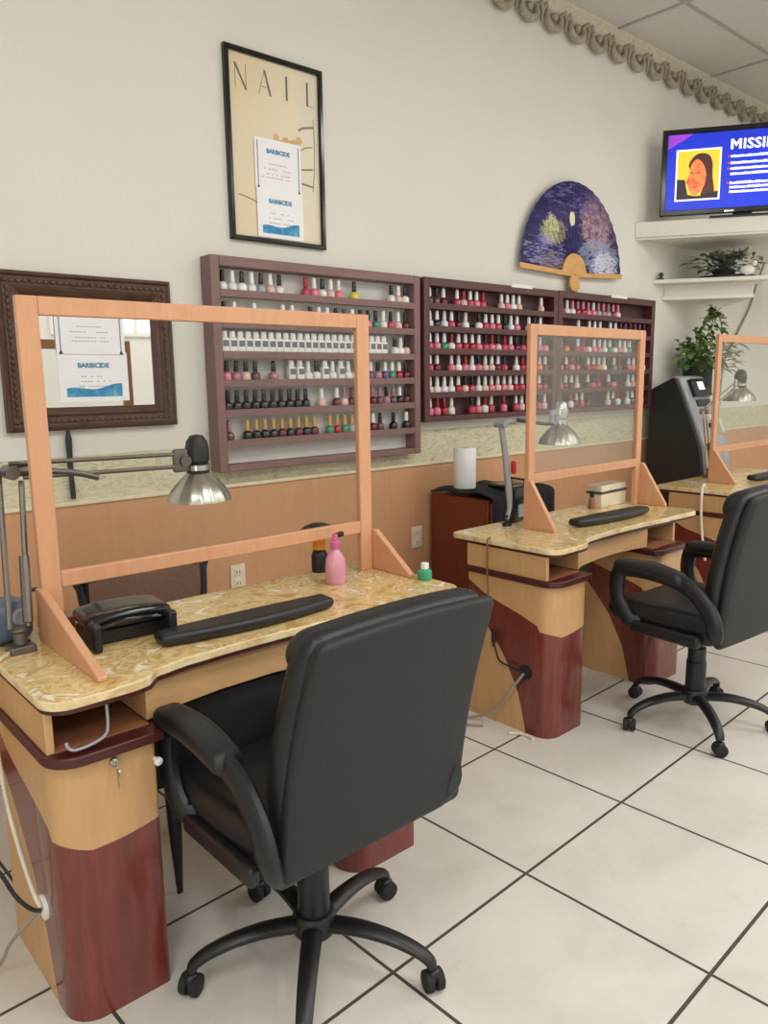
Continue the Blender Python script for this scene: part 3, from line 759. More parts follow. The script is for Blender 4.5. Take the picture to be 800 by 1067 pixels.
def fill_row(rack, rows, ri, x0, x1, plan):
    # plan: list of entries (kind, body, cap) or None for a gap, spread evenly between x0 and x1
    n = len(plan); k = 0
    for i, e in enumerate(plan):
        if e is None: continue
        x = x0 + (x1 - x0) * (i + .5) / n
        put_bottle(*e, x, rows[ri], '%s from left on %s shelf of %s' % (ORD[k], ORD[ri], rack), 'polish bottles on %s shelf of %s' % (ORD[ri], rack))
        k += 1
def rnd(n, bodies, caps, gaps=0.0, kind='std'):
    out = []
    for i in range(n):
        if random.random() < gaps: out.append(None)
        else: out.append((kind, random.choice(bodies), random.choice(caps)))
    return out
X1a, X1b = 1.682, 2.775
rows1 = [1.818, 1.69, 1.565, 1.445, 1.32, 1.19]
S = 'std'
p0 = [(S, 'clear', 'black'), (S, 'clear', 'white'), (S, 'white', 'black'), (S, 'clear', 'white'), (S, 'grey', 'black'), (S, 'nude', 'white'), (S, 'clear', 'black')] + [None, None] + [(S, 'rose', 'red'), (S, 'pink', 'white'), (S, 'clear', 'black'), (S, 'nude', 'white'), (S, 'pink', 'clear')] + [None, (S, 'yellow', 'black'), None, None, None, None] + [(S, 'clear', 'black'), (S, 'nude', 'white'), (S, 'white', 'black')]
fill_row('mauve rack', rows1, 0, X1a, X1b, p0)
fill_row('mauve rack', rows1, 1, X1a, X1b, rnd(17, ['pink', 'red', 'nude', 'clear'], ['white', 'white', 'black'], .15) + [(S, 'green', 'black'), (S, 'clear', 'white'), (S, 'rose', 'black'), (S, 'nude', 'white'), (S, 'wine', 'black')])
fill_row('mauve rack', rows1, 2, X1a, X1b, [('tall', 'white', 'white')] * 24 + [None, (S, 'clear', 'black'), (S, 'white', 'white'), (S, 'nude', 'black')])
fill_row('mauve rack', rows1, 3, X1a, X1b, [(S, 'pink', 'black'), (S, 'mauve', 'black'), (S, 'nude', 'black'), (S, 'brown', 'black'), None, (S, 'mauve', 'black'), None, ('tall', 'clear', 'white'), ('tall', 'white', 'clear'), (S, 'clear', 'white'), (S, 'clear', 'black'), ('tall', 'white', 'white'), (S, 'clear', 'white'), ('tall', 'clear', 'white'), (S, 'clear', 'white'), (S, 'white', 'black'), ('tall', 'clear', 'white'), (S, 'purple', 'clear'), (S, 'mauve', 'black'), (S, 'purple', 'white'), (S, 'green', 'white'), (S, 'red', 'white'), (S, 'wine', 'black')])
fill_row('mauve rack', rows1, 4, X1a, X1b, [(S, 'black', 'black')] * 10 + [None, (S, 'nude', 'white'), None] + [(S, random.choice(['mauve', 'brown', 'nude', 'wine']), random.choice(['mauve', 'white', 'brown'])) for _ in range(7)] + [(S, 'mauve', 'black'), (S, 'brown', 'mauve'), (S, 'black', 'white'), (S, 'wine', 'black')])
fill_row('mauve rack', rows1, 5, X1a, X1b, [(S, 'brown', 'mauve'), None] + [(S, random.choice(['black', 'wine', 'wine', 'black', 'red']), 'gold') for _ in range(9)] + [None, (S, 'green', 'gold'), (S, 'red', 'gold'), (S, 'green', 'gold'), (S, 'grey', 'gold')] + [(S, 'wine', 'white'), (S, 'mauve', 'black'), (S, 'wine', 'white'), (S, 'brown', 'black')] + [None, (S, 'black', 'black'), None, (S, 'black', 'white')])
reds = ['red', 'rose', 'pink', 'wine', 'nude', 'clear', 'white', 'rose', 'pink']
caps = ['white', 'white', 'clear', 'black', 'red']
G = [[(0, 2), (4, 5), (10, 3)], None, None, None, None, None]
for nm, xa, xb in (('middle rack', 2.897, 3.945), ('far rack', 4.042, 5.07)):
    for ri in range(6):
        if ri == 0 and nm == 'middle rack':
            pl = rnd(3, ['wine', 'clear', 'brown'], ['black', 'white']) + [None] + rnd(5, ['pink', 'nude', 'rose'], ['white', 'white', 'red']) + [None, None] + rnd(4, ['pink', 'nude', 'white'], ['white']) + [None] * 3 + [(S, 'nude', 'white'), None]
        elif ri == 0:
            pl = rnd(12, ['clear', 'pink', 'grey', 'red', 'mauve'], ['mauve', 'pink', 'clear']) + [None] * 6
        elif ri == 1 and nm == 'far rack':
            pl = [None] * 2 + rnd(9, ['black', 'white', 'black'], ['white', 'white', 'clear'], .2) + rnd(6, ['wine', 'purple', 'rose'], ['purple', 'wine', 'red'])
        else:
            b = list(reds) + (['green', 'orange'] if ri in (2, 3) else ['black', 'clear'])
            pl = rnd(19 if nm == 'middle rack' else 17, b, caps, .12 if nm == 'middle rack' else .16)
        fill_row(nm, RR, ri, xa, xb, pl)
print('BOTTLES', NB)

# ------------------------------------------------------------------ papers, mirror, poster
def certificate(loc, label, w, h, corners, group, water):
    t = thing('certificate', label, 'certificate', loc, 0, group)
    obj('sheet', MB().box((-w / 2, -.001, 0), (w / 2, 0, h)), 'paper', t)
    tx = text_mb('BARBICIDE', .025, .0006, .0012); tx.v = [(x, y - .0014, z + h - .058) for x, y, z in tx.v]
    obj('heading', tx, 'hdr', t, fix=False)
    ln = MB()
    for zz, ww in ((.60, .10), (.50, .15), (.40, .12), (.33, .17)):
        n = int(ww / .012)
        for i in range(n):
            if random.random() < .8: ln.box((-ww / 2 + i * .012, -.0014, h * zz - .10 * h + .0), (-ww / 2 + i * .012 + .009, -.001, h * zz - .10 * h + .0035))
    obj('small_print', ln, 'ink', t)
    if water:
        wv = [(-w * .40, .018)] + [(w * .40, .018)] + [(w * .40 - w * .8 * i / 14, .062 + .007 * math.sin(i * .55 + .9) - .0012 * i) for i in range(15)]
        obj('water_band', MB().prism(wv, -.0016, -.001, 'y'), 'skyblue', t)
    if corners:
        for s in (-1, 1):
            obj('edge_line', MB().box((s * w * .44 - .0025, -.0016, .0), (s * w * .44 + .0025, -.001, h * .94)), 'frame_line', t)
            obj('corner_mount', MB().prism([(s * w * .44 - .008, 0), (s * w * .44 + .008, 0), (s * w * .44, .016)], -.002, -.001, 'y'), 'navy', t)
    return t
mr = thing('wall_mirror', 'wide wall mirror in a carved dark wood frame behind the nearest guard', 'mirror', (1.148, YW, 1.276))
mw, mh_ = .655, .57; fb = .085
def frame_ring(mb, w, h, b, prof, mi=0):
    # prof: list of (inset from outer edge, depth)
    for i in range(len(prof) - 1):
        (a, da), (c, dc) = prof[i], prof[i + 1]
        o = [(-w / 2 + a, -da, a), (w / 2 - a, -da, a), (w / 2 - a, -da, h - a), (-w / 2 + a, -da, h - a)]
        n = [(-w / 2 + c, -dc, c), (w / 2 - c, -dc, c), (w / 2 - c, -dc, h - c), (-w / 2 + c, -dc, h - c)]
        mb.add(o + n, [(k, (k + 1) % 4, 4 + (k + 1) % 4, 4 + k) for k in range(4)], mi)
f = MB(); frame_ring(f, mw, mh_, fb, [(0, .0), (0, .03), (.012, .042), (.02, .034), (.05, .03), (.06, .036), (.07, .03), (fb, .016), (fb, .0)])
obj('frame', f, 'mirframe', mr, 0, 25)
bd = MB()
for x0, x1, z in ((-mw / 2, mw / 2, .035), (-mw / 2, mw / 2, mh_ - .035)):
    n = 26
    for i in range(n): bd.sphere((x0 + .03 + (x1 - x0 - .06) * i / (n - 1), -.034, z), .0095, 0, 8, (1.2, .6, .8))
for x in (-mw / 2 + .035, mw / 2 - .035):
    for i in range(20): bd.sphere((x, -.034, .06 + (mh_ - .12) * i / 19), .0095, 0, 8, (.8, .6, 1.2))
obj('carving', bd, 'mirframe', mr)
obj('glass', MB().box((-mw / 2 + fb - .005, -.012, fb - .005), (mw / 2 - fb + .005, -.002, mh_ - fb + .005)), 'mirror', mr)
certificate((1.146, YW - .0165, 1.558), 'upper paper with side lines on the mirror, its top behind the guard rail', .262, .20, True, 'papers on the mirror', False)
certificate((1.150, YW - .0125, 1.380), 'lower paper with blue water band on the mirror glass', .268, .186, False, 'papers on the mirror', True)
rd = MB().tube(smooth([(1.035, YW - .012, 1.275), (1.034, YW - .012, 1.24), (1.033, YW - .012, 1.13), (1.032, YW - .02, 1.012)], 4), [.006, .006, .007, .009, .013, .012, .011, .010, .010, .009, .010, .010, .009][:13], 10)
tag(obj('black_rod', rd, 'blk'), 'thin black rod hanging on the wall below the mirror', 'rod')

pw, phh = .498, .768
po = thing('poster_frame', 'tall black framed poster with pale tan print high on the wall', 'poster', (2.029, YW, 2.045))
f = MB(); frame_ring(f, pw, phh, .02, [(0, .0), (0, .022), (.003, .025), (.017, .025), (.02, .021), (.02, .004)]); obj('frame', f, 'blkgl', po, 0, 25)
obj('print', MB().box((-pw / 2 + .018, -.008, .018), (pw / 2 - .018, -.001, phh - .018)), 'poster', po)
# thin tall letters N A I L with one heavy stroke each
ink_ = mat('poster_grey_ink', (112, 106, 96), .5)
def stroke(L, x0, z0, x1, z1, w): L.prism([(x0 - w / 2, z0), (x0 + w / 2, z0), (x1 + w / 2, z1), (x1 - w / 2, z1)], -.0095, -.0082, 'y')
zb, zt = .610, .708
for x0, kind in ((-.165, 'N'), (-.052, 'A'), (.062, 'I'), (.172, 'L')):
    L = MB()
    if kind == 'N': stroke(L, x0 - .03, zb, x0 - .03, zt, .0015); stroke(L, x0 + .022, zb, x0 - .03, zt, .009); stroke(L, x0 + .022, zb, x0 + .022, zt, .0015)
    if kind == 'A': stroke(L, x0 - .03, zb, x0 + .002, zt, .0015); stroke(L, x0 + .03, zb, x0 + .002, zt, .009); L.box((x0 - .02, -.0095, zb + .03), (x0 + .02, -.0082, zb + .0315))
    if kind == 'I': stroke(L, x0, zb, x0, zt, .009)
    if kind == 'L': stroke(L, x0, zb, x0, zt, .009); L.box((x0, -.0095, zb), (x0 + .03, -.0082, zb + .0015))
    obj('letter', L, ink_, po)
sk = MB()
def sline(pts, r): sk.tube([(x, -.0085, z) for x, z in [(p[0], p[1]) for p in [(q.x, q.y) for q in smooth([(a, b, 0) for a, b in pts], 5)]]], r, 6)
sline([(.0, .35), (.06, .335), (.12, .335), (.19, .345)], .0035)
sline([(.02, .40), (.07, .39), (.11, .405), (.15, .43), (.19, .44)], .0022)
sline([(.12, .50), (.15, .515), (.20, .525)], .0045)
sline([(-.2, .19), (-.12, .17), (-.08, .14)], .0025)
sline([(.10, .28), (.15, .275), (.19, .27)], .004)
sline([(.20, .56), (.205, .45), (.2, .33), (.19, .25)], .002)
obj('sketch_lines', sk, mat('sketch_ink', (150, 138, 112), .6), po)
pe = MB()
for cx, cz, r_ in ((.02, .42, .022), (.05, .44, .018), (.09, .43, .024), (.12, .455, .016), (.0, .45, .014)):
    for i in range(5):
        a = i * 2 * PI / 5
        pe.lathe([(.0, -.0092), (r_ * .5, -.0088), (r_ * .55, -.008)], 10, (cx + math.cos(a) * r_ * .6, 0, cz + math.sin(a) * r_ * .6), 0, 'y')
obj('sketched_flower', pe, mat('sketch_petal', (208, 178, 132), .6), po)
certificate((2.033, YW - .0110, 2.272), 'upper paper with blue heading on the glass of the tall poster', .242, .208, True, 'papers on the poster', False)
certificate((2.036, YW - .0085 - .004, 2.070), 'lower paper with blue water band on the tall poster', .242, .204, False, 'papers on the poster', True)

# ------------------------------------------------------------------ fan
fn = thing('folding_fan', 'large open navy folding fan with painted scenery on the wall', 'fan', (4.20, YW - .035, 2.075), 0)
fan = MB(); n = 44; vs = []; fs = []; a0, a1 = 178, 3
RF = .55
for i in range(n + 1):
    a = R(a0 + (a1 - a0) * i / n); y = -.012 if i % 2 else 0
    ro = RF + .0 if True else 0
    vs += [(.13 * math.cos(a), y, .13 * math.sin(a)), (ro * .955 * math.cos(a), y * .5, ro * math.sin(a))]
for i in range(n): fs.append((2 * i, 2 * i + 1, 2 * i + 3, 2 * i + 2))
fan.add(vs, fs)
fo = obj('leaf', fan, 'fan', fn, 0, 5, fix=False); so = fo.modifiers.new('thick', 'SOLIDIFY'); so.thickness = .002
ribs = MB()
for i in range(0, n + 1, 2):
    a = R(a0 + (a1 - a0) * i / n); c_, s_ = math.cos(a), math.sin(a)
    ribs.add([(-.006 * s_, -.004, .006 * c_), (.006 * s_, -.004, -.006 * c_), (.14 * c_ + .009 * s_, -.004, .14 * s_ - .009 * c_), (.14 * c_ - .009 * s_, -.004, .14 * s_ + .009 * c_),
              (-.006 * s_, .004, .006 * c_), (.006 * s_, .004, -.006 * c_), (.14 * c_ + .009 * s_, .004, .14 * s_ - .009 * c_), (.14 * c_ - .009 * s_, .004, .14 * s_ + .009 * c_)],
             [(0, 1, 2, 3), (7, 6, 5, 4), (0, 3, 7, 4), (1, 5, 6, 2), (2, 6, 7, 3)])
ribs.prism([(.128 * math.cos(R(a)), .128 * math.sin(R(a))) for a in range(0, 181, 9)], -.012, -.006, 'y'); obj('ribs', ribs, 'bamboo', fn)
for a, s in ((a0, 1), (a1, -1)):
    c_, s_ = math.cos(R(a)), math.sin(R(a))
    g_ = MB(); L_ = .535
    g_.add([(0, -.014, -.012), (L_ * c_, -.014, L_ * s_ - .016), (L_ * c_, -.014, L_ * s_ + .014), (0, -.014, .012), (0, -.004, -.012), (L_ * c_, -.004, L_ * s_ - .016), (L_ * c_, -.004, L_ * s_ + .014), (0, -.004, .012)],
           [(0, 1, 2, 3), (7, 6, 5, 4), (0, 4, 5, 1), (1, 5, 6, 2), (2, 6, 7, 3), (3, 7, 4, 0)])
    obj('guard_stick', g_, 'bamboo', fn)
hd = [(-.03, .0), (.03, .0), (.054, -.04), (.05, -.08), (.02, -.102), (-.02, -.102), (-.045, -.08), (-.052, -.04)]
obj('handle', MB().prism(hd, -.018, .0, 'y'), 'bamboo', fn, .004)
obj('rivet', MB().lathe([(.0, -.024), (.006, -.022), (.008, -.016)], 12, (0, 0, 0), 0, 'y'), 'bamboo', fn)

# ------------------------------------------------------------------ corner: shelves, television, flowers
DX = Vector((.57, -.82, 0)).normalized(); AN = math.atan2(DX.y, DX.x)
sx0 = Vector((4.945, YW - .001, 0))
p1 = sx0 + DX * 1.75
shp = [(sx0.x, sx0.y), (p1.x, p1.y), (6.95, p1.y + .2), (6.95, YW - .001)]
ts = thing('corner_shelf', 'thick white shelf across the corner, carrying the television', 'shelf', (0, 0, 0))
obj('board', MB().prism(shp, 2.378, 2.482), 'shelfw', ts, .006)
obj('front_strip', MB().prism([(sx0.x + .02, sx0.y), (p1.x, p1.y), (p1.x + .005, p1.y + .02), (sx0.x + .045, sx0.y)], 2.366, 2.379), 'shelfw', ts)
tv = thing('television', 'flat television showing a blue screen, standing on the thick white shelf', 'television', (5.03 + .012, 2.872, 2.483), AN)
TW, TH = 1.05, .545
bz = MB(); frame = [(0, .0), (0, .03), (.004, .034), (.030, .034), (.034, .026)]
frame_ring(bz, TW, TH, .034, frame); bz.v = [(x + TW / 2, y + .035, z + .028) for x, y, z in bz.v]
obj('bezel', bz, 'blkgl', tv, 0, 25)
obj('back_cover', MB().box((0, .035, .03), (TW, .055, .57)), 'blk', tv, .006)
st = MB().rbox((TW / 2, .05, .004), (.42, .16, .009), .004, 3); st.box((TW / 2 - .06, .035, .008), (TW / 2 + .06, .06, .06)); obj('stand', st, 'blkgl', tv)
obj('badge', MB().box((TW / 2 - .12, .0, .034), (TW / 2 - .06, .002, .044)), 'chrome', tv)
sc_ = obj('screen', MB().box((.034, .009, .062), (TW - .034, .03, .545)), 'screen', tv)
def curvy(p): q = smooth([(a, b, 0) for a, b in p + p[:2]], 4); return [(v.x, v.y) for v in q[2:-2 - 4 + 1]][:len(p) * 4]
def scr(name, poly, m, y0=.0078, y1=.0088): return obj(name, MB().prism(poly, y0, y1, 'y'), m, sc_)
def rect(x0, z0, x1, z1): return [(x0, z0), (x1, z0), (x1, z1), (x0, z1)]
scr('screen_glow', [(.036, .543), (.2, .543), (.036, .45)], 'scr_mag', .0082, .0089)
ox, oz, pw_, ph_ = .10, .128, .262, .305
scr('photo_border', rect(ox - .01, oz - .01, ox + pw_ + .01, oz + ph_ + .01), 'scr_white', .0074, .0085)
scr('photo_background', rect(ox, oz, ox + pw_, oz + ph_), 'scr_yel', .0068, .0075)
hair = [(.052, .19), (.06, .235), (.085, .275), (.12, .287), (.155, .27), (.172, .22), (.175, .14), (.185, .06), (.18, .03), (.12, .02), (.13, .1)]
scr('photo_hair', [(ox + a * 1.27, oz + b) for a, b in curvy(hair)], 'scr_hair', .0062, .0069)
face = [(.062, .18), (.07, .22), (.095, .25), (.125, .22), (.142, .16), (.14, .10), (.12, .05), (.09, .02), (.065, .05), (.056, .085), (.046, .11), (.056, .14)]
scr('photo_face', [(ox + a * 1.27, oz + b) for a, b in curvy(face)], 'scr_skin', .0056, .0063)
scr('photo_shoulder', [(ox + a * 1.27, oz + b) for a, b in [(.0, .0), (.205, .0), (.205, .045), (.16, .035), (.12, .02), (.09, .018), (.055, .03), (.04, .125), (.0, .13)]], 'scr_blk', .0059, .0066)
for a, b in ((.072, .165), (.105, .165)): scr('photo_eye', [(ox + a * 1.27 - .014, oz + b), (ox + a * 1.27, oz + b - .005), (ox + a * 1.27 + .014, oz + b), (ox + a * 1.27, oz + b + .006)], 'scr_hair', .0051, .0057)
scr('photo_mouth', [(ox + .083, oz + .075), (ox + .114, oz + .067), (ox + .14, oz + .078), (ox + .112, oz + .083)], 'scr_red', .0051, .0057)
tx = text_mb('ISSING', .088, .0008, .002, 1.12); x_ = min(v[0] for v in tx.v); tx.v = [(x - x_ + .503, y + .0078, z + .425) for x, y, z in tx.v]; obj('headline', tx, 'scr_white', sc_, fix=False)
scr('headline_letter', [(.425, .425), (.441, .425), (.441, .465), (.458, .440), (.475, .465), (.475, .425), (.491, .425), (.491, .487), (.475, .487), (.458, .462), (.441, .487), (.425, .487)], 'scr_white', .0074, .0086)
for i, zz in enumerate((.372, .33, .295, .262, .205, .178, .15)):
    x0 = .43; tl = MB()
    if i in (0, 1, 2, 4): scr('bullet', rect(x0 - .018, zz + .006, x0 - .006, zz + .016), 'scr_red')
    wmax = (.38, .34, .42, .26, .29, .42, .24)[i]; xx = x0; up = []; dn_ = []
    while xx < x0 + wmax:          # one strip with a ragged rim stands for one unreadable line of small type
        w_ = random.uniform(.008, .014); h_ = random.uniform(.014, .019)
        up += [(xx, zz + h_), (xx + w_, zz + h_)]; up += [(xx + w_, zz + .011), (xx + w_ + .003, zz + .011)]; xx += w_ + .003
    obj('text_line', tl.prism([(x0, zz + .002), (xx, zz + .002)] + up[::-1], .0075, .0086, 'y'), 'scr_white', sc_)

lx = Vector((5.212, YW - .001, 0)); l1 = lx + DX * .76
lg = thing('display_ledge', 'narrow white ledge shelf under the television shelf, holding dusty flowers', 'shelf', (0, 0, 0))
obj('board', MB().prism([(lx.x, lx.y), (l1.x, l1.y), (l1.x + .45, l1.y + .35), (6.5, YW - .001)], 2.094, 2.122), 'shelfw', lg, .004)
ly = lx + Vector((.13, 0, 0)); l2 = ly + DX * .62
obj('moulding', MB().prism([(ly.x, ly.y), (l2.x, l2.y), (l2.x + .38, l2.y + .30), (6.3, YW - .001)], 1.985, 2.012), 'shelfw', lg, .004)
lz = lx + Vector((.16, 0, 0)); l3 = lz + DX * .60
obj('apron', MB().prism([(lz.x, lz.y), (l3.x, l3.y), (l3.x + .36, l3.y + .28), (6.2, YW - .001)], 2.01, 2.095), 'shelfw', lg, .004)
lb = thing('wall_bracket_knob', 'small dark knob on the wall end of the narrow white ledge', 'knob', (5.26, 2.965, 2.123))
obj('base', MB().lathe([(.0, 0), (.022, .0), (.022, .008), (.008, .012), (.008, .02)], 14), 'blk', lb); obj('ball', MB().sphere((0, 0, .032), .018, 0, 12), 'dgrey', lb)

ar = thing('flower_arrangement', 'dusty grey green flower arrangement with a pink bloom on the ledge', 'flowers', (5.66, 2.70, 2.123))
obj('tray', MB().lathe([(.0, 0), (.20, 0), (.22, .012), (.21, .016), (.0, .012)], 28), 'blk', ar)
obj('planter', MB().lathe([(.0, .012), (.06, .012), (.085, .06), (.08, .064), (.0, .06)], 20), 'dgrey', ar)
lm = MB(); sm = MB()
for i in range(300):
    a = random.uniform(0, 2 * PI); el = random.uniform(.05, 1.3); r_ = random.uniform(.05, .33)
    d = Vector((math.cos(a) * math.cos(el), math.sin(a) * math.cos(el) * .7, math.sin(el) * .75))
    p = Vector((0, 0, .06)) + d * r_; p.z = min(p.z, .15)
    if p.y > .22: p.y = .22
    lm.quadleaf(p, d + Vector((random.uniform(-.5, .5), random.uniform(-.5, .5), random.uniform(-.3, .1))), (0, 0, 1), random.uniform(.04, .08), random.uniform(.02, .038))
    if i % 6 == 0: sm.tube([(0, 0, .05), tuple(p)], .003, 5)
obj('foliage', lm, 'leaf_grey', ar, fix=False); obj('stems', sm, 'leaf_grey', ar)
for (bx, by, bz_, rr, m_) in ((-.02, -.14, .16, .045, 'pink'), (.16, -.05, .17, .035, 'leaf_grey'), (-.17, -.1, .15, .035, 'white'), (-.10, -.13, .17, .022, 'white'), (.24, .0, .19, .03, 'pink')):
    fl = MB()
    for ring in range(3):
        for i in range(6):
            a = i * PI / 3 + ring * .5; e = .3 + ring * .45
            fl.quadleaf((bx, by, bz_), (math.cos(a) * math.cos(e), math.sin(a) * math.cos(e), math.sin(e)), (0, 0, 1), rr * (1.1 - ring * .15), rr * .8)
    obj('bloom', fl, m_, ar, fix=False)
fg = thing('bird_figurine', 'small white figurine on the ledge in front of the dusty flowers', 'figurine', (5.58, 2.50, 2.123), R(-60))
obj('body', MB().sphere((0, 0, .04), .034, 0, 16, (1.5, .9, 1.0)).sphere((.045, 0, .085), .02, 0, 12), 'white', fg)
obj('tail', MB().tube([(-.04, 0, .045), (-.075, 0, .06)], [.016, .008], 8, 0, (.4, (0, 0, 1))), 'grey', fg)
obj('beak', MB().tube([(.06, 0, .085), (.075, 0, .082)], [.006, .001], 8), 'dgrey', fg)
# cable from the television shelf
cbp = smooth([(6.86, 2.93, 2.44 - .07), (6.82, 2.965, 2.2), (6.75, 2.985, 2.0), (6.55, 2.985, 1.78), (6.38, 2.985, 1.6), (6.3, 2.98, 1.3), (6.28, 2.975, 1.0)], 6)
tag(obj('television_cable', MB().tube(cbp, .008, 6), 'cord_g'), 'grey cable hanging down from the television shelf', 'cable')

# tall machine with black side
km = thing('kiosk_machine', 'tall black sided machine with grey sloped front beyond the middle desk', 'machine', (5.12, 0, 0))
prof = [(2.93, 0), (2.93, 1.345), (2.90, 1.365), (2.765, 1.43), (2.74, 1.425), (2.68, 1.29), (2.60, 1.10), (2.54, .95), (2.51, .76), (2.50, 0)]
obj('side_cover', MB().prism(prof, 0, .03, 'x'), mat('matt_black_panel', (40, 40, 40), .55), km, .006)
obj('side_cover', MB().prism(prof, .36, .39, 'x'), 'blue', km, .006)
fp = [(2.93, 0.0), (2.93, 1.33), (2.765, 1.445), (2.72, 1.43), (2.655, 1.285), (2.575, 1.10), (2.51, .95), (2.475, .76), (2.465, 0)]
obj('front_housing', MB().prism(fp, .03, .36, 'x'), mat('light_grey_housing', (176, 180, 186), .4), km, .01)
def onfront(u, x0, x1, h, m, name, d=.012):      # plate on the sloped front, u = position down the slope
    pts = [Vector((0, 2.72, 1.43)), Vector((0, 2.655, 1.285)), Vector((0, 2.575, 1.10)), Vector((0, 2.51, .95))]
    L_ = 0; seg = None
    for a, b in zip(pts, pts[1:]):
        l = (b - a).length
        if u <= L_ + l: seg = (a, b, (u - L_) / l); break
        L_ += l
    a, b, t_ = seg; p = a.lerp(b, t_); dd_ = (b - a).normalized(); nn = Vector((0, -dd_.z * -1, 0))
    nrm = Vector((0, dd_.z, -dd_.y)); nrm = nrm if nrm.y < 0 else -nrm
    q = [p, p + dd_ * h]
    vs = []
    for xx in (x0, x1):
        for pp in q:
            for k_ in (-.004, d): vs.append(Vector((xx, 0, 0)) + Vector((0, pp.y, pp.z)) + nrm * k_)
    return obj(name, MB().add(vs, [(0, 1, 3, 2), (4, 6, 7, 5), (0, 4, 5, 1), (2, 3, 7, 6), (1, 5, 7, 3), (0, 2, 6, 4)]), m, km, .003)
s1 = onfront(.02, .10, .34, .13, 'blkgl', 'display_housing', .03)
onfront(.045, .17, .25, .06, 'scr_white', 'display', .034)
onfront(.17, .12, .30, .05, 'dgrey', 'button_panel', .014)
onfront(.28, .17, .24, .05, 'white', 'label_sticker', .016)
onfront(.35, .18, .24, .03, 'blkgl', 'card_slot', .016)
onfront(.33, .29, .33, .10, 'white', 'receipt_slip', .03)

# trailing plant in a dark pot on top of it
pl = thing('potted_plant', 'trailing green plant in a dark pot behind the tall machine', 'plant', (5.625, 2.84, 0))
obj('pot', MB().lathe([(.0, 0), (.08, 0), (.085, .03), (.095, 1.30), (.105, 1.32), (.105, 1.545), (.095, 1.55), (.09, 1.52), (.0, 1.51)], 28), mat('dark_planter', (52, 54, 50), .6), pl)
lm = MB(); sm = MB()
for i in range(210):
    a = random.uniform(0, 2 * PI); r_ = .24 * math.sqrt(random.random())
    p = Vector((math.cos(a) * r_, max(-.24, min(.06, math.sin(a) * r_ - .05)), random.uniform(1.47, 1.70)))
    if p.z < 1.5 and p.x < 0: p.z += .06
    d = Vector((math.cos(a), min(0, math.sin(a) - .3), random.uniform(-.5, .5)))
    lm.quadleaf(p, d, (0, 0, 1), random.uniform(.05, .085), random.uniform(.035, .055))
    if i % 5 == 0: sm.tube([(0, -.02, 1.56), tuple(p)], .003, 5)
for vine in ([(0, 0, 1.58), (.10, -.02, 1.72), (.13, -.03, 1.84), (.10, -.03, 1.95)], [(0, 0, 1.58), (.17, -.06, 1.68), (.22, -.06, 1.80), (.17, -.04, 1.90), (.06, -.04, 1.88)], [(0, 0, 1.6), (-.05, -.03, 1.74), (.02, -.03, 1.86), (.09, -.03, 1.92)], [(0, 0, 1.58), (-.14, -.05, 1.70), (-.18, -.06, 1.76)]):
    ps = smooth(vine, 6); sm.tube(ps, .0035, 6)
    for q in ps[4:]:
        for _ in range(2):
            lm.quadleaf(q, (random.uniform(-1, 1), random.uniform(-1, .2), random.uniform(-.6, .4)), (0, 0, 1), random.uniform(.045, .075), random.uniform(.03, .05))
obj('foliage', lm, 'leaf', pl, fix=False); obj('stems', sm, 'stem', pl)

# ------------------------------------------------------------------ brown cabinet with cloth and paper roll
cbn = thing('brown_cabinet', 'reddish brown cabinet against the wall between the first two desks', 'cabinet', (2.94, 2.75, 0))
obj('body', MB().box((0, -.20, .05), (.50, .21, .835)), 'brown', cbn, .004)
obj('plinth', MB().box((.02, -.17, 0), (.48, .20, .05)), 'mar_edge', cbn)
dn = obj('door', MB().box((.01, -.218, .07), (.49, -.2, .82)), 'brown', cbn, .004)
obj('handle', MB().tube([(.44, -.218, .5), (.44, -.24, .5), (.44, -.24, .6), (.44, -.218, .6)], .005, 8), 'chrome', dn)
ck = MB()
def cloth_sheet():
    nx, ny = 22, 30; vs = []; fs = []
    for j in range(ny + 1):
        s = j / ny * .74
        for i in range(nx + 1):
            u = i / nx; x = -.012 + .50 * u
            if s < .44: y = .20 - s; z = .842 + .012 * math.sin(9 * u + 5 * s) ** 2 + .012 * math.sin(14 * s + 3 * u) ** 2
            else:
                dz = (s - .44) * (1.0 - .35 * abs(u - .2)); y = -.24 - .015 * math.sin(u * 22) ** 2 - .01 * dz; z = .845 - dz
            vs.append((x, y, z))
    for j in range(ny):
        for i in range(nx): a = j * (nx + 1) + i; fs.append((a, a + 1, a + nx + 2, a + nx + 1))
    return MB().add(vs, fs)
cl = obj('black_towel', cloth_sheet(), 'cloth', None, 0, 60, loc=(2.94, 2.75, 0)); tag(cl, 'black towel draped over the top and front of the brown cabinet', 'towel')
so = cl.modifiers.new('thick', 'SOLIDIFY'); so.thickness = .008; so.offset = 1
pr = thing('paper_roll', 'upright white paper roll standing on the black towel on the cabinet', 'paper roll', (3.035, 2.80, .868))
obj('roll', MB().lathe([(.022, 0), (.058, 0), (.060, .003), (.060, .212), (.058, .215), (.022, .215), (.020, .1)], 32), 'paper', pr)
obj('core', MB().lathe([(.019, .001), (.021, .001), (.021, .214), (.019, .214)], 20), mat('cardboard', (170, 140, 100), .8), pr)
bt = thing('black_tray', 'flat black tray lying beside the white paper roll on the cabinet', 'tray', (3.20, 2.62, .872), R(-8))
obj('tray', MB().rbox((0, 0, .012), (.20, .14, .022), .008, 4), 'blkgl', bt)
obj('handle', MB().tube([(.05, -.05, .022), (.05, -.05, .04), (.05, .05, .04), (.05, .05, .022)], .006, 8), 'blk', bt)

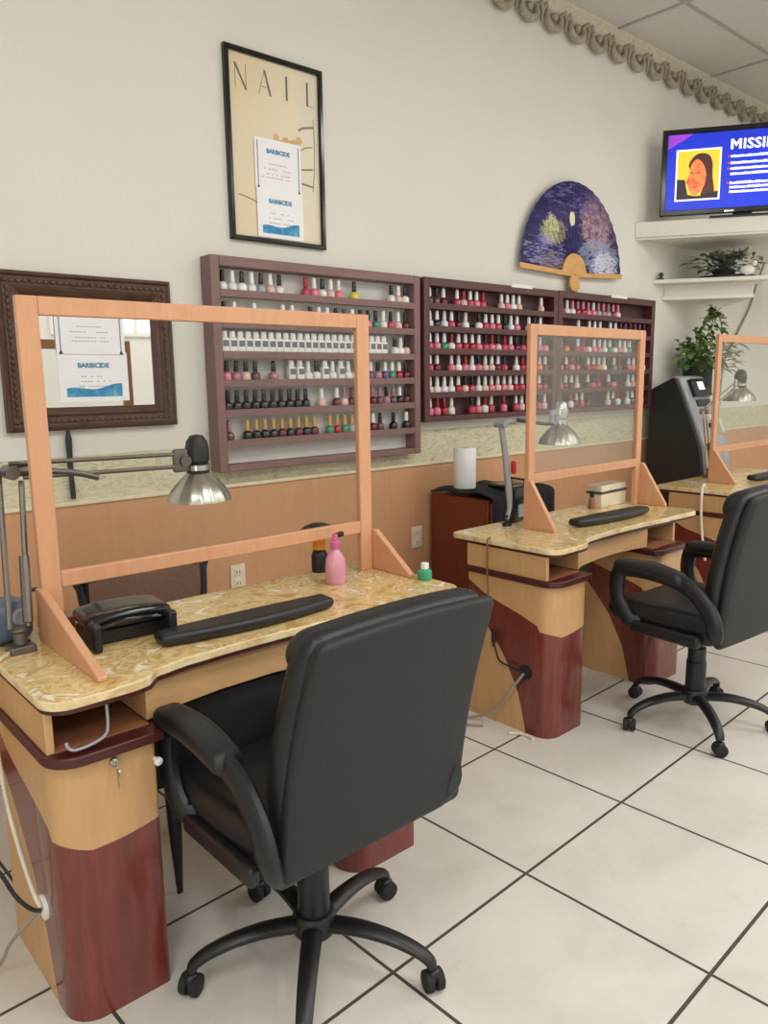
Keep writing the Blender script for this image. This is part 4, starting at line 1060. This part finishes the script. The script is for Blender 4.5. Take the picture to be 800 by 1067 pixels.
# ------------------------------------------------------------------ outlets, cords
for x, z, lab in ((1.732, .575, 'cream wall outlet under the nearest guard, left of the pink bottle'), (2.852, .597, 'cream wall outlet beside the brown cabinet')):
    o = thing('wall_outlet', lab, 'outlet', (x, YW - .012, z), 0, 'wall outlets')
    obj('cover_plate', MB().rbox((0, -.004, 0), (.075, .008, .118), .003, 3), 'cream', o)
    for s in (-1, 1):
        so_ = obj('socket', MB().rbox((0, -.009, s * .026), (.036, .004, .034), .0018, 2), 'cream', o)
        for k_ in (-1, 1): obj('slot', MB().box((k_ * .007 - .0012, -.0118, s * .026 - .007), (k_ * .007 + .0012, -.0108, s * .026 + .006)), 'blk', so_)
def cord(name, pts, r_, m, label):
    return tag(obj(name, MB().tube(smooth(pts, 7), r_, 8), m), label, 'cord')
cord('cable', [(.50, 1.98, TOP + .004), (.455, 1.93, TOP + .004), (.431, 1.91, TOP - .02), (.428, 1.905, .70), (.43, 1.90, .6), (.437, 1.88, .45), (.445, 1.83, .33), (.452, 1.785, .26), (.458, 1.768, .236)], .0055, 'cord_w', 'white cord running down the left side of the nearest desk')
cord('cable', [(.458, 1.768, .225), (.44, 1.79, .228), (.42, 1.83, .25), (.40, 1.87, .30), (.37, 1.95, .33)], .005, 'cord_b', 'black cord looping into the grommet of the nearest desk')
cord('cable', [(.452, 1.775, .222), (.42, 1.82, .16), (.405, 1.87, .10), (.395, 1.90, .05), (.38, 1.93, .012), (.36, 1.98, .0055), (.33, 2.02, .0055)], .0045, 'cord_g', 'grey cord loop at the left photo edge beside the nearest desk')
cord('cable', [(2.40, 2.07, TOP + .003), (2.372, 2.06, TOP - .005), (2.366, 2.055, .72), (2.366, 2.055, .65), (2.37, 2.05, .55)], .004, 'cord_br', 'thin brown cord down the side of the middle desk')
cord('cable', [(2.388, 1.872, .258), (2.375, 1.895, .22), (2.36, 1.96, .12), (2.35, 2.02, .05), (2.33, 2.10, .012), (2.28, 2.14, .008), (2.27, 2.07, .008), (2.31, 2.02, .008)], .0055, 'cord_g', 'grey cord from the black grommet of the middle desk to the floor')
cord('cable', [(2.387, 1.878, .262), (2.372, 1.93, .275), (2.375, 1.99, .285), (2.372, 2.01, .33), (2.37, 2.02, .36)], .004, 'cord_b', 'thin black cord with a plug beside the middle desk grommet')
cord('cable', [(2.33, 1.90, .007), (2.36, 1.87, .007), (2.37, 1.83, .007), (2.36, 1.80, .007)], .006, 'cord_w', 'short pale cord end lying on the floor by the middle desk')
cord('cable', [(4.33, 2.10, TOP + .012), (4.31, 2.10, TOP + .03), (4.29, 2.10, TOP - .0), (4.285, 2.095, .65), (4.29, 2.08, .5), (4.295, 2.06, .38)], .008, 'cord_w', 'beige cord hanging down the side of the farthest desk')
pgs = thing('power_plug', 'black power plug hanging beside the middle desk pedestal', 'plug', (2.372, 2.02, .355)); obj('body', MB().rbox((0, 0, .03), (.02, .02, .06), .008, 3), 'blk', pgs); obj('strain_relief', MB().lathe([(.006, -.015), (.008, .0)], 10), 'blk', pgs)

# ------------------------------------------------------------------ light
def area(name, loc, sx, sy, e, c=(1, .985, .965), rot=(0, 0, 0)):
    l = bpy.data.lights.new(name, 'AREA'); l.shape = 'RECTANGLE'; l.size = sx; l.size_y = sy; l.energy = e; l.color = c
    o = bpy.data.objects.new(name, l); C.objects.link(o); o.location = loc; o.rotation_euler = rot; return o
for i, (x, y) in enumerate(((-.6, -.4), (1.9, -.4), (4.4, -.4), (6.6, -.4), (-.6, -2.6), (1.9, -2.6), (4.4, -2.6), (6.6, -2.6))):
    area('ceiling_light', (x, y + .3, HC - .02), .6, 1.2, 34)
area('window_light', (XL + .05, -1.0, 1.6), 2.2, 2.0, 26, (.95, .98, 1), (0, R(-90), 0))
w = bpy.data.worlds.new('world'); bpy.context.scene.world = w; w.use_nodes = True
w.node_tree.nodes['Background'].inputs[0].default_value = (.9, .92, 1, 1); w.node_tree.nodes['Background'].inputs[1].default_value = .15
vs_ = bpy.context.scene.view_settings
vs_.view_transform = 'Standard'; vs_.look = 'None'; vs_.gamma = 1; vs_.use_curve_mapping = False; vs_.exposure = 0.0
for o in bpy.data.objects:
    if 'used' in o: del o['used']
